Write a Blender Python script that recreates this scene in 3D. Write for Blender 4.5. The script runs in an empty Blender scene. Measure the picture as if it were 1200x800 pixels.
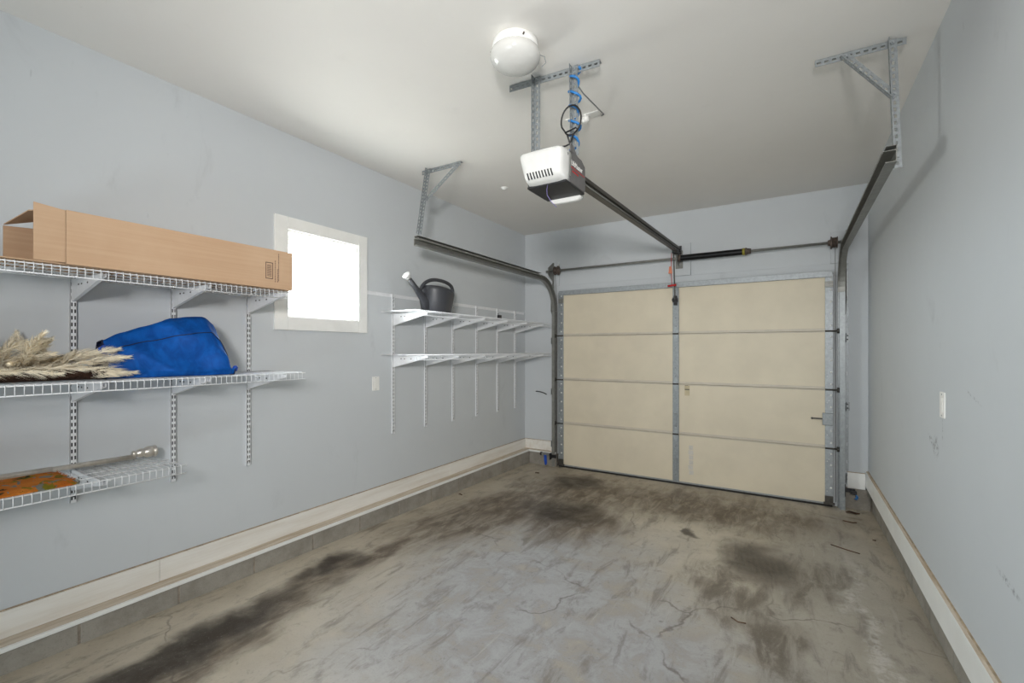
import bpy, math, random
from mathutils import Vector, Matrix
random.seed(11)
scene = bpy.context.scene
COL = scene.collection
R = math.radians

# ------------------------------------------------------------------ camera
cam_d = bpy.data.cameras.new('camera')
cam_d.sensor_width = 36.0
cam_d.lens = 16.0
cam_d.shift_y = 10 / 1200
cam_d.clip_start = 0.02
cam = bpy.data.objects.new('camera', cam_d)
COL.objects.link(cam)
cam.location = (0, 0, 1.425)
cam.rotation_euler = (R(90), 0, R(31.6))
scene.camera = cam

# room dimensions (metres): x across, y towards the garage door, z up
XL, XR, YB, YR, ZC = -2.934, 0.575, 5.093, -1.15, 2.904
def floor_z(y): return (5.093 - y) * 0.0118

# ------------------------------------------------------------------ world, lights, exposure
world = bpy.data.worlds.new('overcast_sky'); scene.world = world
world.use_nodes = True
bg = world.node_tree.nodes['Background']
SKY = 74.0
wt = world.node_tree                                   # bright overcast sky over duller ground
wc_ = wt.nodes.new('ShaderNodeTexCoord'); ws = wt.nodes.new('ShaderNodeSeparateXYZ'); wr_ = wt.nodes.new('ShaderNodeValToRGB')
wt.links.new(wc_.outputs['Generated'], ws.inputs[0]); 
wm = wt.nodes.new('ShaderNodeMapRange'); wm.inputs[1].default_value = -1; wm.inputs[2].default_value = 1
wt.links.new(ws.outputs['Z'], wm.inputs[0]); wt.links.new(wm.outputs[0], wr_.inputs[0])
wr_.color_ramp.elements[0].position = 0.47; wr_.color_ramp.elements[0].color = (0.36, 0.35, 0.33, 1)
wr_.color_ramp.elements[1].position = 0.53; wr_.color_ramp.elements[1].color = (0.95, 0.975, 1.0, 1)
wt.links.new(wr_.outputs[0], bg.inputs['Color'])
bg.inputs['Strength'].default_value = SKY

def area(name, loc, rot, sx, sy, power, col=(1, 1, 1), portal=False):
    d = bpy.data.lights.new(name, 'AREA'); d.shape = 'RECTANGLE'
    d.size, d.size_y, d.energy, d.color = sx, sy, power, col
    if portal: d.cycles.is_portal = True
    o = bpy.data.objects.new(name, d); COL.objects.link(o)
    o.location = loc; o.rotation_euler = rot
    return o
# daylight through the window (a sampling portal for the sky, gives off nothing itself)
area('window_portal', (XL - 0.17, 2.135, 1.95), (0, R(-90), 0), 0.62, 0.62, 1, portal=True)
# fill light added behind the rear wall opening, aimed up at the ceiling
area('rear_fill', (-1.2, YR - 0.45, 0.30), (R(150), 0, 0), 1.9, 0.7, 32, (0.80, 0.93, 1.0))
# the photographer's flash head on its stand beside the camera
fl_ = area('flash_head', (0.25, -0.85, 2.0), (R(88), 0, R(27.5)), 0.4, 0.4, 38, (1.0, 0.98, 0.96))
fl_.data.spread = R(105)

vs = scene.view_settings
vs.view_transform = 'Standard'; vs.look = 'None'; vs.gamma = 1.0; vs.use_curve_mapping = False
vs.exposure = 0.10
scene.cycles.max_bounces = 14
scene.cycles.diffuse_bounces = 8
scene.cycles.transparent_max_bounces = 16
scene.cycles.sample_clamp_indirect = 20.0

# ------------------------------------------------------------------ material helpers
def lin(c):
    c /= 255.0
    return c / 12.92 if c <= 0.04045 else ((c + 0.055) / 1.055) ** 2.4
def rgb(r, g, b): return (lin(r), lin(g), lin(b), 1.0)

class NT:
    def __init__(s, name):
        s.m = bpy.data.materials.new(name); s.m.use_nodes = True
        s.t = s.m.node_tree; s.n = s.t.nodes
        s.b = s.n['Principled BSDF']; s.out = s.n['Material Output']
    def node(s, typ, **kw):
        n = s.n.new(typ)
        for k, v in kw.items(): setattr(n, k, v)
        return n
    def put(s, sock, val):
        if isinstance(val, bpy.types.NodeSocket): s.t.links.new(val, sock)
        else: sock.default_value = val
    def coord(s): 
        if not hasattr(s, '_c'): s._c = s.node('ShaderNodeTexCoord').outputs['Object']
        return s._c
    def mapping(s, loc=(0, 0, 0), rot=(0, 0, 0), scale=(1, 1, 1), vec=None, typ='POINT'):
        n = s.node('ShaderNodeMapping', vector_type=typ)
        s.put(n.inputs['Vector'], vec or s.coord())
        n.inputs['Location'].default_value = loc; n.inputs['Rotation'].default_value = rot; n.inputs['Scale'].default_value = scale
        return n.outputs[0]
    def noise(s, scale, detail=4, rough=0.55, vec=None, dist=0.0):
        n = s.node('ShaderNodeTexNoise'); s.put(n.inputs['Vector'], vec or s.coord())
        n.inputs['Scale'].default_value = scale; n.inputs['Detail'].default_value = detail
        n.inputs['Roughness'].default_value = rough; n.inputs['Distortion'].default_value = dist
        return n.outputs['Fac']
    def ramp(s, fac, a, b, lo=0.0, hi=1.0):
        n = s.node('ShaderNodeMapRange', interpolation_type='SMOOTHSTEP'); s.put(n.inputs[0], fac)
        n.inputs[1].default_value = a; n.inputs[2].default_value = b; n.inputs[3].default_value = lo; n.inputs[4].default_value = hi
        return n.outputs[0]
    def math(s, op, a, b=0.0):
        n = s.node('ShaderNodeMath', operation=op); s.put(n.inputs[0], a); s.put(n.inputs[1], b)
        return n.outputs[0]
    def mix(s, fac, a, b, typ='MIX'):
        n = s.node('ShaderNodeMix', data_type='RGBA', blend_type=typ)
        s.put(n.inputs[0], fac); s.put(n.inputs[6], a); s.put(n.inputs[7], b)
        return n.outputs[2]
    def bump(s, h, strength=0.2, dist=0.01):
        n = s.node('ShaderNodeBump'); n.inputs['Strength'].default_value = strength; n.inputs['Distance'].default_value = dist
        s.put(n.inputs['Height'], h); s.t.links.new(n.outputs[0], s.b.inputs['Normal'])
    def done(s, col=None, rough=None, metal=None, spec=None):
        if col is not None: s.put(s.b.inputs['Base Color'], col)
        if rough is not None: s.put(s.b.inputs['Roughness'], rough)
        if metal is not None: s.put(s.b.inputs['Metallic'], metal)
        if spec is not None: s.b.inputs['Specular IOR Level'].default_value = spec
        return s.m

def simple(name, col, rough=0.5, metal=0.0, var=0.06, scale=20.0, spec=0.5, stretch=(1, 1, 1), bump=0.0):
    t = NT(name)
    v = t.mapping(scale=stretch)
    n = t.noise(scale, 4, 0.6, v)
    dark = tuple(c * (1 - var * 2.2) for c in col[:3]) + (1,)
    lite = tuple(min(1, c * (1 + var)) for c in col[:3]) + (1,)
    c = t.mix(t.ramp(n, 0.3, 0.7), dark, lite)
    if bump: t.bump(n, bump, 0.004)
    return t.done(c, rough, metal, spec)

def wall_mat(name, base, dirt, scuff=0.25, marks=()):
    t = NT(name)
    big = t.noise(0.7, 5, 0.6)
    c = t.mix(t.ramp(big, 0.3, 0.75), tuple(x * 0.95 for x in base[:3]) + (1,), base)
    sm = t.noise(3.5, 6, 0.7, t.mapping(scale=(1, 1, 0.5)), 0.6)
    c = t.mix(t.math('MULTIPLY', t.ramp(sm, 0.60, 0.78), scuff), c, dirt)
    st = t.noise(9.0, 3, 0.5, t.mapping(rot=(0.5, 0.2, 0.7), scale=(1, 4.5, 0.8)))
    c = t.mix(t.math('MULTIPLY', t.ramp(st, 0.74, 0.80), scuff * 1.2), c, dirt)
    for y, z, ry, rz, rot in marks:
        v = t.mapping(loc=(0, y, z), rot=(R(rot), 0, 0), scale=(1000.0, ry, rz), typ='TEXTURE')
        ln = t.node('ShaderNodeVectorMath', operation='LENGTH'); t.put(ln.inputs[0], v)
        k = t.math('MULTIPLY', t.ramp(ln.outputs['Value'], 1.2, 0.3), t.ramp(t.noise(55, 4, 0.7), 0.45, 0.62))
        c = t.mix(t.math('MULTIPLY', k, 0.75), c, rgb(104, 106, 110))
    t.bump(t.noise(220, 2, 0.5), 0.06, 0.002)
    return t.done(c, 0.62, 0.0, 0.3)

M = {}
MARKS = [(2.86, 0.970, 0.06, 0.06, 0), (2.95, 0.99, 0.06, 0.02, 20), (2.02, 0.695, 0.10, 0.014, 8), (2.75, 1.07, 0.008, 0.08, 0), (2.35, 1.25, 0.10, 0.006, 15)]
M['wall'] = wall_mat('wall_paint', rgb(202, 206, 209), rgb(150, 153, 156))
M['wall_scuffed'] = wall_mat('scuffed_wall_paint', rgb(202, 206, 209), rgb(150, 153, 156), 0.25, MARKS)
M['ceiling'] = wall_mat('ceiling_paint', rgb(232, 229, 224), rgb(198, 194, 189), 0.15)
M['white'] = simple('white_gloss_paint', rgb(238, 238, 235), 0.4, var=0.02, scale=6)
M['shelf'] = simple('white_epoxy_coating', rgb(232, 233, 235), 0.35, var=0.02, scale=30)
M['plate'] = simple('white_plastic', rgb(235, 234, 230), 0.35, var=0.02)

def board_mat():
    t = NT('dusty_white_board')
    g = t.noise(3, 6, 0.65, t.mapping(scale=(6, 0.5, 6)))
    c = t.mix(t.ramp(g, 0.35, 0.8), rgb(234, 231, 225), rgb(216, 209, 198))
    return t.done(c, 0.55, 0, 0.3)
M['board'] = board_mat()
def ledge_mat():
    t = NT('dusty_ledge_wood')
    g = t.noise(4, 6, 0.7, t.mapping(scale=(8, 0.6, 3)))
    c = t.mix(t.ramp(g, 0.3, 0.7), rgb(218, 208, 194), rgb(180, 163, 140))
    return t.done(c, 0.7, 0, 0.2)
M['ledge'] = ledge_mat()
M['raw_edge'] = simple('raw_board_edge', rgb(176, 158, 134), 0.75, var=0.15, scale=25)
def block_mat():
    t = NT('concrete_block')
    n = t.noise(6, 6, 0.7); f = t.noise(160, 3, 0.6)
    c = t.mix(t.ramp(n, 0.3, 0.75), rgb(160, 155, 146), rgb(134, 129, 120))
    c = t.mix(t.math('MULTIPLY', t.ramp(f, 0.55, 0.75), 0.4), c, rgb(104, 100, 94))
    t.bump(f, 0.35, 0.004)
    return t.done(c, 0.9, 0, 0.2)
M['block'] = block_mat()
M['mortar'] = simple('mortar', rgb(146, 136, 124), 0.95, var=0.12, scale=40, bump=0.3)
M['cream'] = simple('cream_door_paint', rgb(218, 207, 184), 0.5, var=0.025, scale=2.5)
M['cream_rib'] = simple('door_joint_paint', rgb(204, 195, 178), 0.5, var=0.03, scale=8)
M['galv'] = simple('galvanised_steel', rgb(150, 155, 157), 0.42, 0.45, var=0.07, scale=55)
M['galv_bright'] = simple('bright_galvanised_steel', rgb(164, 169, 172), 0.48, 0.45, var=0.07, scale=45)
M['galv_dull'] = simple('dull_track_steel', rgb(138, 138, 133), 0.42, 0.45, var=0.06, scale=22)
M['dark_metal'] = simple('dark_bronze_steel', rgb(78, 75, 70), 0.42, 0.4, var=0.1, scale=30)
M['black'] = simple('black_plastic', rgb(30, 30, 32), 0.45, var=0.1)
M['spring'] = simple('oiled_black_spring', rgb(26, 26, 28), 0.35, 0.5, var=0.15)
M['rust'] = simple('worn_iron', rgb(104, 92, 84), 0.6, 0.5, var=0.2, scale=40)
M['rivet'] = simple('bright_screw_head', rgb(240, 240, 236), 0.3, 0.0, var=0.03)
M['red'] = simple('red_plastic', rgb(190, 28, 30), 0.4, var=0.05)
M['orange'] = simple('faded_orange_plastic', rgb(214, 128, 96), 0.5, var=0.05)
M['blue_cable'] = simple('blue_cable_jacket', rgb(44, 122, 190), 0.45, var=0.08)
M['blue_strap'] = simple('blue_webbing', rgb(20, 74, 176), 0.6, var=0.1)
M['grey_cable'] = simple('grey_cable_jacket', rgb(120, 122, 126), 0.5, var=0.05)
M['yellow'] = simple('yellow_spring_mark', rgb(150, 140, 50), 0.5, var=0.05)
M['rubber'] = simple('black_rubber_seal', rgb(40, 38, 36), 0.8, var=0.1)
M['opener_white'] = simple('white_opener_cover', rgb(212, 212, 209), 0.35, var=0.02)
M['opener_grey'] = simple('grey_opener_chassis', rgb(112, 110, 110), 0.45, 0.2, var=0.05)
M['opener_black'] = simple('black_opener_base', rgb(34, 34, 36), 0.5, var=0.08)
M['cardboard'] = None
def cardboard():
    t = NT('cardboard')
    fl = t.noise(2.2, 4, 0.6, t.mapping(scale=(4, 0.7, 40)))
    big = t.noise(2.5, 4, 0.6)
    c = t.mix(t.ramp(fl, 0.3, 0.7), rgb(190, 157, 127), rgb(196, 164, 134))
    c = t.mix(t.math('MULTIPLY', t.ramp(big, 0.45, 0.75), 0.5), c, rgb(203, 173, 144))
    t.bump(fl, 0.04, 0.002)
    return t.done(c, 0.8, 0, 0.2)
M['cardboard'] = cardboard()
M['card_ink'] = simple('printed_ink', rgb(78, 62, 58), 0.8, var=0.1)
M['card_ink_soft'] = simple('faded_printed_ink', rgb(126, 102, 86), 0.8, var=0.1)
def bag_mat():
    t = NT('blue_woven_plastic')
    n = t.noise(14, 5, 0.6, t.mapping(scale=(1, 1.6, 1)), 0.8)
    c = t.mix(t.ramp(n, 0.3, 0.7), rgb(0, 66, 140), rgb(4, 86, 170))
    t.bump(n, 0.25, 0.012)
    return t.done(c, 0.65, 0, 0.2)
M['bag'] = bag_mat()
M['bag_trim'] = simple('dark_bag_trim', rgb(14, 24, 58), 0.6, var=0.1)
M['plume'] = simple('dried_plume', rgb(244, 234, 212), 0.85, var=0.10, scale=25, spec=0.1)
M['plume_dark'] = simple('tan_dried_plume', rgb(222, 204, 170), 0.85, var=0.12, scale=25, spec=0.1)
M['fur'] = simple('dark_brown_pile', rgb(62, 44, 36), 0.95, var=0.25, scale=60, spec=0.1)
M['nickel'] = simple('brushed_nickel', rgb(214, 208, 198), 0.28, 0.6, var=0.06, scale=30)
M['can'] = simple('charcoal_plastic', rgb(62, 63, 68), 0.4, var=0.06, scale=8)
M['twig'] = simple('dry_twig', rgb(96, 70, 52), 0.9, var=0.2)
M['glass_globe'] = simple('opal_glass', rgb(208, 207, 203), 0.15, var=0.01)
M['vinyl'] = simple('white_vinyl', rgb(240, 240, 240), 0.35, var=0.01)
M['siding'] = simple('white_siding', rgb(226, 230, 234), 0.6, var=0.03)
M['roof'] = simple('grey_shingle', rgb(120, 120, 122), 0.9, var=0.1)
M['paving'] = simple('pale_paving', rgb(196, 194, 188), 0.9, var=0.08, scale=3)
M['far_glass'] = simple('dark_house_glass', rgb(120, 140, 160), 0.1, var=0.05)
def rug_mat():
    t = NT('patterned_orange_pile')
    v = t.noise(11, 3, 0.5, t.mapping(scale=(1.0, 1.6, 1)), 1.2)
    c = t.mix(t.ramp(t.noise(7, 4, 0.6), 0.3, 0.7), rgb(176, 96, 34), rgb(206, 128, 54))
    c = t.mix(t.ramp(v, 0.54, 0.60), c, rgb(120, 112, 36))
    v2 = t.noise(13, 2, 0.5, t.mapping(loc=(3, 7, 1), scale=(1.0, 2.2, 1)), 0.8)
    c = t.mix(t.ramp(v2, 0.58, 0.62), c, rgb(124, 126, 118))
    v3 = t.noise(10, 2, 0.5, t.mapping(loc=(9, 2, 4), scale=(1.0, 1.5, 1)), 0.8)
    c = t.mix(t.ramp(v3, 0.62, 0.66), c, rgb(58, 52, 40))
    t.bump(t.noise(260, 2, 0.6), 0.5, 0.006)
    return t.done(c, 0.95, 0, 0.1)
M['rug'] = rug_mat()
def glass_mat():
    t = NT('window_glass')
    tr = t.node('ShaderNodeBsdfTransparent'); gl = t.node('ShaderNodeBsdfGlossy')
    gl.inputs['Roughness'].default_value = 0.02
    tr.inputs[0].default_value = (0.94, 0.97, 0.97, 1)
    mx = t.node('ShaderNodeMixShader'); mx.inputs[0].default_value = 0.06
    t.t.links.new(tr.outputs[0], mx.inputs[1]); t.t.links.new(gl.outputs[0], mx.inputs[2])
    t.t.links.new(mx.outputs[0], t.out.inputs[0])
    return t.m
M['glass'] = glass_mat()

def floor_mat():
    t = NT('stained_concrete')
    wv = t.node('ShaderNodeTexNoise'); wv.inputs['Scale'].default_value = 2.6; wv.inputs['Detail'].default_value = 5
    t.put(wv.inputs['Vector'], t.coord())
    warp = t.node('ShaderNodeVectorMath', operation='MULTIPLY_ADD')
    t.put(warp.inputs[0], wv.outputs['Color']); warp.inputs[1].default_value = (0.55, 0.55, 0); t.put(warp.inputs[2], t.coord())
    wvec = t.node('ShaderNodeVectorMath', operation='ADD'); t.put(wvec.inputs[0], warp.outputs[0]); wvec.inputs[1].default_value = (-0.275, -0.275, 0)
    W = wvec.outputs[0]
    def blob(x, y, rx, ry, rot=0.0, soft=0.35):
        v = t.mapping(loc=(x, y, 0), rot=(0, 0, R(rot)), scale=(rx, ry, 1000.0), vec=W, typ='TEXTURE')
        ln = t.node('ShaderNodeVectorMath', operation='LENGTH'); t.put(ln.inputs[0], v)
        return t.ramp(ln.outputs['Value'], 1.0 + soft, 1.0 - soft)
    def union(*a):
        r = a[0]
        for b in a[1:]: r = t.math('MAXIMUM', r, b)
        return r
    n1 = t.noise(1.6, 8, 0.62, dist=0.7); n2 = t.noise(5.5, 8, 0.68, dist=0.5); n3 = t.noise(22, 7, 0.72, dist=0.3); fine = t.noise(110, 4, 0.65)
    ns = t.noise(4.5, 8, 0.7, t.mapping(rot=(0, 0, R(30)), scale=(2.6, 0.7, 1)), 0.6)
    base = t.mix(t.ramp(n1, 0.3, 0.72), rgb(176, 165, 146), rgb(198, 188, 170))          # tan dusty concrete
    grey = t.mix(t.ramp(n2, 0.3, 0.7), rgb(130, 128, 128), rgb(172, 172, 173))            # bare worn centre
    centre = union(blob(-1.30, 2.25, 0.80, 1.25, 8, 0.6), blob(-0.75, 1.7, 0.8, 1.1, 0, 0.6))
    c = t.mix(t.math('MULTIPLY', centre, t.ramp(n2, 0.25, 0.55, 0.45, 1.0)), base, grey)
    right = blob(0.2, 2.7, 0.40, 2.0, 0, 0.5)
    c = t.mix(t.math('MULTIPLY', right, 0.6), c, t.mix(t.ramp(n2, 0.3, 0.7), rgb(132, 127, 118), rgb(158, 154, 146)))
    # mottling and wipe marks
    c = t.mix(t.math('MULTIPLY', t.ramp(ns, 0.50, 0.68), 0.55), c, rgb(100, 93, 84))
    c = t.mix(t.math('MULTIPLY', t.ramp(n2, 0.55, 0.72), 0.40), c, rgb(94, 87, 79))
    c = t.mix(t.math('MULTIPLY', t.ramp(n3, 0.56, 0.76), 0.55), c, rgb(98, 92, 84))
    scr = t.noise(3, 6, 0.75, t.mapping(rot=(0, 0, R(-48)), scale=(8, 0.6, 1)), 0.3)
    c = t.mix(t.math('MULTIPLY', t.ramp(scr, 0.58, 0.72), 0.40), c, rgb(190, 187, 182))
    # brown soiling along the left and before the door
    brown = union(blob(-2.32, 1.10, 0.14, 0.80, 4, 0.5), blob(-2.46, 2.1, 0.11, 0.5, 0, 0.6), blob(-2.2, 3.3, 0.38, 1.0, -14, 0.6),
                  blob(-1.75, 4.2, 0.65, 0.6, 20, 0.7), blob(-0.7, 4.4, 1.0, 0.45, 5, 0.7), blob(-1.6, 3.5, 0.45, 0.45, 30, 0.6))
    c = t.mix(t.math('MULTIPLY', brown, t.ramp(ns, 0.30, 0.58, 0.35, 0.88)), c, rgb(84, 69, 52))
    dark = union(blob(-2.40, 1.00, 0.13, 0.55, 3, 0.45), blob(-2.53, 1.85, 0.09, 0.22, 10, 0.6), blob(-1.72, 3.60, 0.28, 0.26, 20, 0.7), blob(-1.95, 4.5, 0.25, 0.20, 0, 0.7))
    c = t.mix(t.math('MULTIPLY', dark, t.ramp(n2, 0.25, 0.55, 0.60, 0.92)), c, rgb(50, 40, 30))
    oil = union(blob(-0.20, 3.42, 0.20, 0.30, 8, 0.6), blob(-0.62, 3.62, 0.05, 0.06, 0, 0.5))
    c = t.mix(t.math('MULTIPLY', oil, 0.85), c, rgb(50, 42, 35))
    rib = t.node('ShaderNodeTexWave', bands_direction='X'); t.put(rib.inputs['Vector'], t.mapping(rot=(0, 0, R(-10)))); rib.inputs['Scale'].default_value = 9.0; rib.inputs['Distortion'].default_value = 2.0
    c = t.mix(t.math('MULTIPLY', t.math('MULTIPLY', oil, rib.outputs['Fac']), 0.22), c, rgb(112, 100, 86))
    ring = union(blob(-0.30, 2.85, 0.20, 0.34, 20, 0.5), blob(-0.05, 2.45, 0.14, 0.24, 0, 0.5), blob(0.12, 3.3, 0.16, 0.35, 0, 0.5))
    c = t.mix(t.math('MULTIPLY', ring, t.ramp(ns, 0.35, 0.58, 0.15, 0.75)), c, rgb(92, 82, 70))
    eff = t.math('MULTIPLY', blob(0.34, 2.75, 0.035, 1.0, 2, 0.7), t.ramp(n3, 0.4, 0.62))
    c = t.mix(t.math('MULTIPLY', eff, 0.6), c, rgb(206, 202, 196))
    c = t.mix(t.math('MULTIPLY', t.ramp(fine, 0.56, 0.78), 0.35), c, rgb(84, 78, 71))
    c = t.mix(t.math('MULTIPLY', t.ramp(fine, 0.42, 0.28), 0.20), c, rgb(196, 193, 188))
    vor = t.node('ShaderNodeTexVoronoi', feature='DISTANCE_TO_EDGE'); t.put(vor.inputs['Vector'], W); vor.inputs['Scale'].default_value = 0.62
    c = t.mix(t.math('MULTIPLY', t.ramp(vor.outputs['Distance'], 0.007, 0.0), t.ramp(n1, 0.45, 0.6, 0, 0.6)), c, rgb(84, 74, 66))
    t.bump(t.math('ADD', t.math('MULTIPLY', n3, 0.5), t.math('MULTIPLY', fine, 0.3)), 0.12, 0.004)
    rough = t.ramp(n2, 0.3, 0.7, 0.34, 0.58)
    return t.done(c, rough, 0, 0.45)
M['floor'] = floor_mat()

# ------------------------------------------------------------------ mesh helpers
class MB:
    def __init__(s): s.v, s.f, s.sm = [], [], []
    def add(s, vs, fs, smooth=False):
        o = len(s.v); s.v += [tuple(v) for v in vs]
        s.f += [tuple(i + o for i in f) for f in fs]; s.sm += [smooth] * len(fs); return s
    def hexa(s, c):
        return s.add(c, [(0, 3, 2, 1), (4, 5, 6, 7), (0, 1, 5, 4), (1, 2, 6, 5), (2, 3, 7, 6), (3, 0, 4, 7)])
    def box(s, x0, x1, y0, y1, z0, z1):
        return s.hexa([(x0, y0, z0), (x1, y0, z0), (x1, y1, z0), (x0, y1, z0), (x0, y0, z1), (x1, y0, z1), (x1, y1, z1), (x0, y1, z1)])
    def bar(s, p0, p1, u, v, a0, a1, b0, b1):
        """box along p0-p1 with cross axes u, v spanning a0..a1 and b0..b1"""
        p0, p1, u, v = Vector(p0), Vector(p1), Vector(u), Vector(v)
        q = [u * a0 + v * b0, u * a1 + v * b0, u * a1 + v * b1, u * a0 + v * b1]
        return s.hexa([p0 + k for k in q] + [p1 + k for k in q])
    def tube(s, pts, r, n=8, cap=True, closed=False):
        pts = [Vector(p) for p in pts]; N = len(pts)
        rs = r if isinstance(r, (list, tuple)) else [r] * N
        vs, fs = [], []; ref = None
        for i, p in enumerate(pts):
            a = pts[i - 1] if (i > 0 or closed) else p
            b = pts[(i + 1) % N] if (i < N - 1 or closed) else p
            d = (b - a).normalized()
            if ref is None:
                ref = Vector((0, 0, 1)) if abs(d.z) < 0.9 else Vector((1, 0, 0))
            u = (ref - d * ref.dot(d))
            if u.length < 1e-6: u = d.orthogonal()
            u.normalize(); w = d.cross(u); ref = u
            for k in range(n):
                t = 2 * math.pi * k / n
                vs.append(p + (u * math.cos(t) + w * math.sin(t)) * rs[i])
        M_ = N if closed else N - 1
        for i in range(M_):
            j = (i + 1) % N
            for k in range(n):
                k2 = (k + 1) % n
                fs.append((i * n + k, i * n + k2, j * n + k2, j * n + k))
        s.add(vs, fs, True)
        if cap and not closed:
            o = len(s.v) - N * n
            s.f.append(tuple(o + k for k in reversed(range(n)))); s.sm.append(False)
            s.f.append(tuple(o + (N - 1) * n + k for k in range(n))); s.sm.append(False)
        return s
    def lathe(s, prof, o=(0, 0, 0), axis=(0, 0, 1), n=24, smooth=True):
        """prof = [(radius, height along axis)]"""
        o, ax = Vector(o), Vector(axis).normalized()
        u = ax.orthogonal().normalized(); w = ax.cross(u)
        vs, fs = [], []
        for r, h in prof:
            for k in range(n):
                t = 2 * math.pi * k / n
                vs.append(o + ax * h + (u * math.cos(t) + w * math.sin(t)) * max(r, 1e-5))
        for i in range(len(prof) - 1):
            for k in range(n):
                k2 = (k + 1) % n
                fs.append((i * n + k, i * n + k2, (i + 1) * n + k2, (i + 1) * n + k))
        s.add(vs, fs, smooth)
        o2 = len(s.v) - len(prof) * n
        if prof[0][0] > 1e-4: s.f.append(tuple(o2 + k for k in reversed(range(n)))); s.sm.append(False)
        if prof[-1][0] > 1e-4: s.f.append(tuple(o2 + (len(prof) - 1) * n + k for k in range(n))); s.sm.append(False)
        return s
    def prism(s, poly, o, u, v, w, d0, d1):
        """poly of (a, b) in axes u, v extruded along w from d0 to d1"""
        o, u, v, w = Vector(o), Vector(u), Vector(v), Vector(w); n = len(poly)
        vs = [o + u * a + v * b + w * d0 for a, b in poly] + [o + u * a + v * b + w * d1 for a, b in poly]
        fs = [tuple(reversed(range(n))), tuple(range(n, 2 * n))] + [(i, (i + 1) % n, n + (i + 1) % n, n + i) for i in range(n)]
        return s.add(vs, fs)
    def grid(s, rows, smooth=True, wrap=False):
        n = len(rows[0]); vs = [p for r in rows for p in r]; fs = []
        for i in range(len(rows) - 1):
            for k in range(n if wrap else n - 1):
                k2 = (k + 1) % n
                fs.append((i * n + k, i * n + k2, (i + 1) * n + k2, (i + 1) * n + k))
        return s.add(vs, fs, smooth)
    def build(s, name, mat, parent=None, bevel=0.0, seg=2, subsurf=0, solid=0.0):
        off = wloc(parent)
        me = bpy.data.meshes.new(name)
        me.from_pydata([(v[0] - off[0], v[1] - off[1], v[2] - off[2]) for v in s.v], [], s.f)
        me.polygons.foreach_set('use_smooth', s.sm); me.update()
        import bmesh
        b = bmesh.new(); b.from_mesh(me); bmesh.ops.recalc_face_normals(b, faces=b.faces); b.to_mesh(me); b.free()
        if mat: me.materials.append(M[mat] if isinstance(mat, str) else mat)
        o = bpy.data.objects.new(name, me); COL.objects.link(o)
        if parent: o.parent = parent
        if solid:
            m = o.modifiers.new('thickness', 'SOLIDIFY'); m.thickness = solid; m.offset = 0
        if bevel:
            m = o.modifiers.new('bevel', 'BEVEL'); m.width = bevel; m.segments = seg; m.limit_method = 'ANGLE'; m.angle_limit = R(40)
            m.harden_normals = False
        if subsurf:
            m = o.modifiers.new('smooth', 'SUBSURF'); m.levels = subsurf; m.render_levels = subsurf
        return o
def wloc(o):
    p = Vector((0, 0, 0))
    while o is not None: p = p + o.location; o = o.parent
    return p
def tag(o, label, cat, group=None, kind=None):
    o['label'] = label
    if cat: o['category'] = cat
    if group: o['group'] = group
    if kind: o['kind'] = kind
    return o
def thing(name, loc, label, cat, group=None, kind=None):
    o = bpy.data.objects.new(name, None); COL.objects.link(o); o.location = loc
    o.empty_display_size = 0.1
    return tag(o, label, cat, group, kind)
def struct(o, label=None, cat=None):
    o['kind'] = 'structure'
    if label: o['label'] = label
    if cat: o['category'] = cat
    return o
def copy_part(o, parent, dloc=(0, 0, 0)):
    c = o.copy(); COL.objects.link(c); c.parent = parent
    c.location = o.location + Vector(dloc); return c
X_, Y_, Z_ = Vector((1, 0, 0)), Vector((0, 1, 0)), Vector((0, 0, 1))

# ================================================================== THE SHELL
T = 0.16
# floor, falling gently towards the door
fl = MB().hexa([(XL - T, YR - 1.6, -0.2), (XR + T, YR - 1.6, -0.2), (XR + T, 5.6, -0.2), (XL - T, 5.6, -0.2),
                (XL - T, YR - 1.6, floor_z(YR - 1.6)), (XR + T, YR - 1.6, floor_z(YR - 1.6)), (XR + T, 5.6, floor_z(5.6)), (XL - T, 5.6, floor_z(5.6))])
floor = struct(fl.build('floor', 'floor'), 'stained grey and brown concrete garage floor', 'floor')
ceil = struct(MB().box(XL - T, XR + T, YR - 1.6, YB + T, ZC, ZC + 0.12).build('ceiling', 'ceiling'), 'plain off-white painted ceiling', 'ceiling')
# left wall with the window hole
WY0, WY1, WZ0, WZ1 = 1.838, 2.432, 1.655, 2.248
m = MB()
m.box(XL - T, XL, YR - T, WY0, 0.151, ZC).box(XL - T, XL, WY1, YB + T, 0.151, ZC)
m.box(XL - T, XL, WY0, WY1, 0.151, WZ0).box(XL - T, XL, WY0, WY1, WZ1, ZC)
wl = struct(m.build('wall_left', 'wall'), 'pale blue-grey left wall holding the wire shelves', 'wall')
wr = struct(MB().box(XR, XR + T, YR - T, YB + T, 0.2, ZC).build('wall_right', 'wall_scuffed'), 'bare pale blue-grey right wall with scuffs', 'wall')
DX0, DX1, DZ = -2.37, 0.255, 2.09
m = MB()
m.box(XL - T, DX0, YB, YB + T, 0.0, ZC).box(DX1, XR + T, YB, YB + T, 0.0, ZC).box(DX0, DX1, YB, YB + T, DZ, ZC)
wb = struct(m.build('wall_back', 'wall'), 'pale grey back wall around the garage door', 'wall')
# rear wall behind the camera, its opening added for the fill light
m = MB()
m.box(XL - T, -2.25, YR - T, YR, 0, ZC).box(-0.15, XR + T, YR - T, YR, 0, ZC).box(-2.25, -0.15, YR - T, YR, 2.25, ZC)
struct(m.build('wall_rear', 'wall'), 'unseen rear wall with an opening added for the fill light', 'wall')

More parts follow.
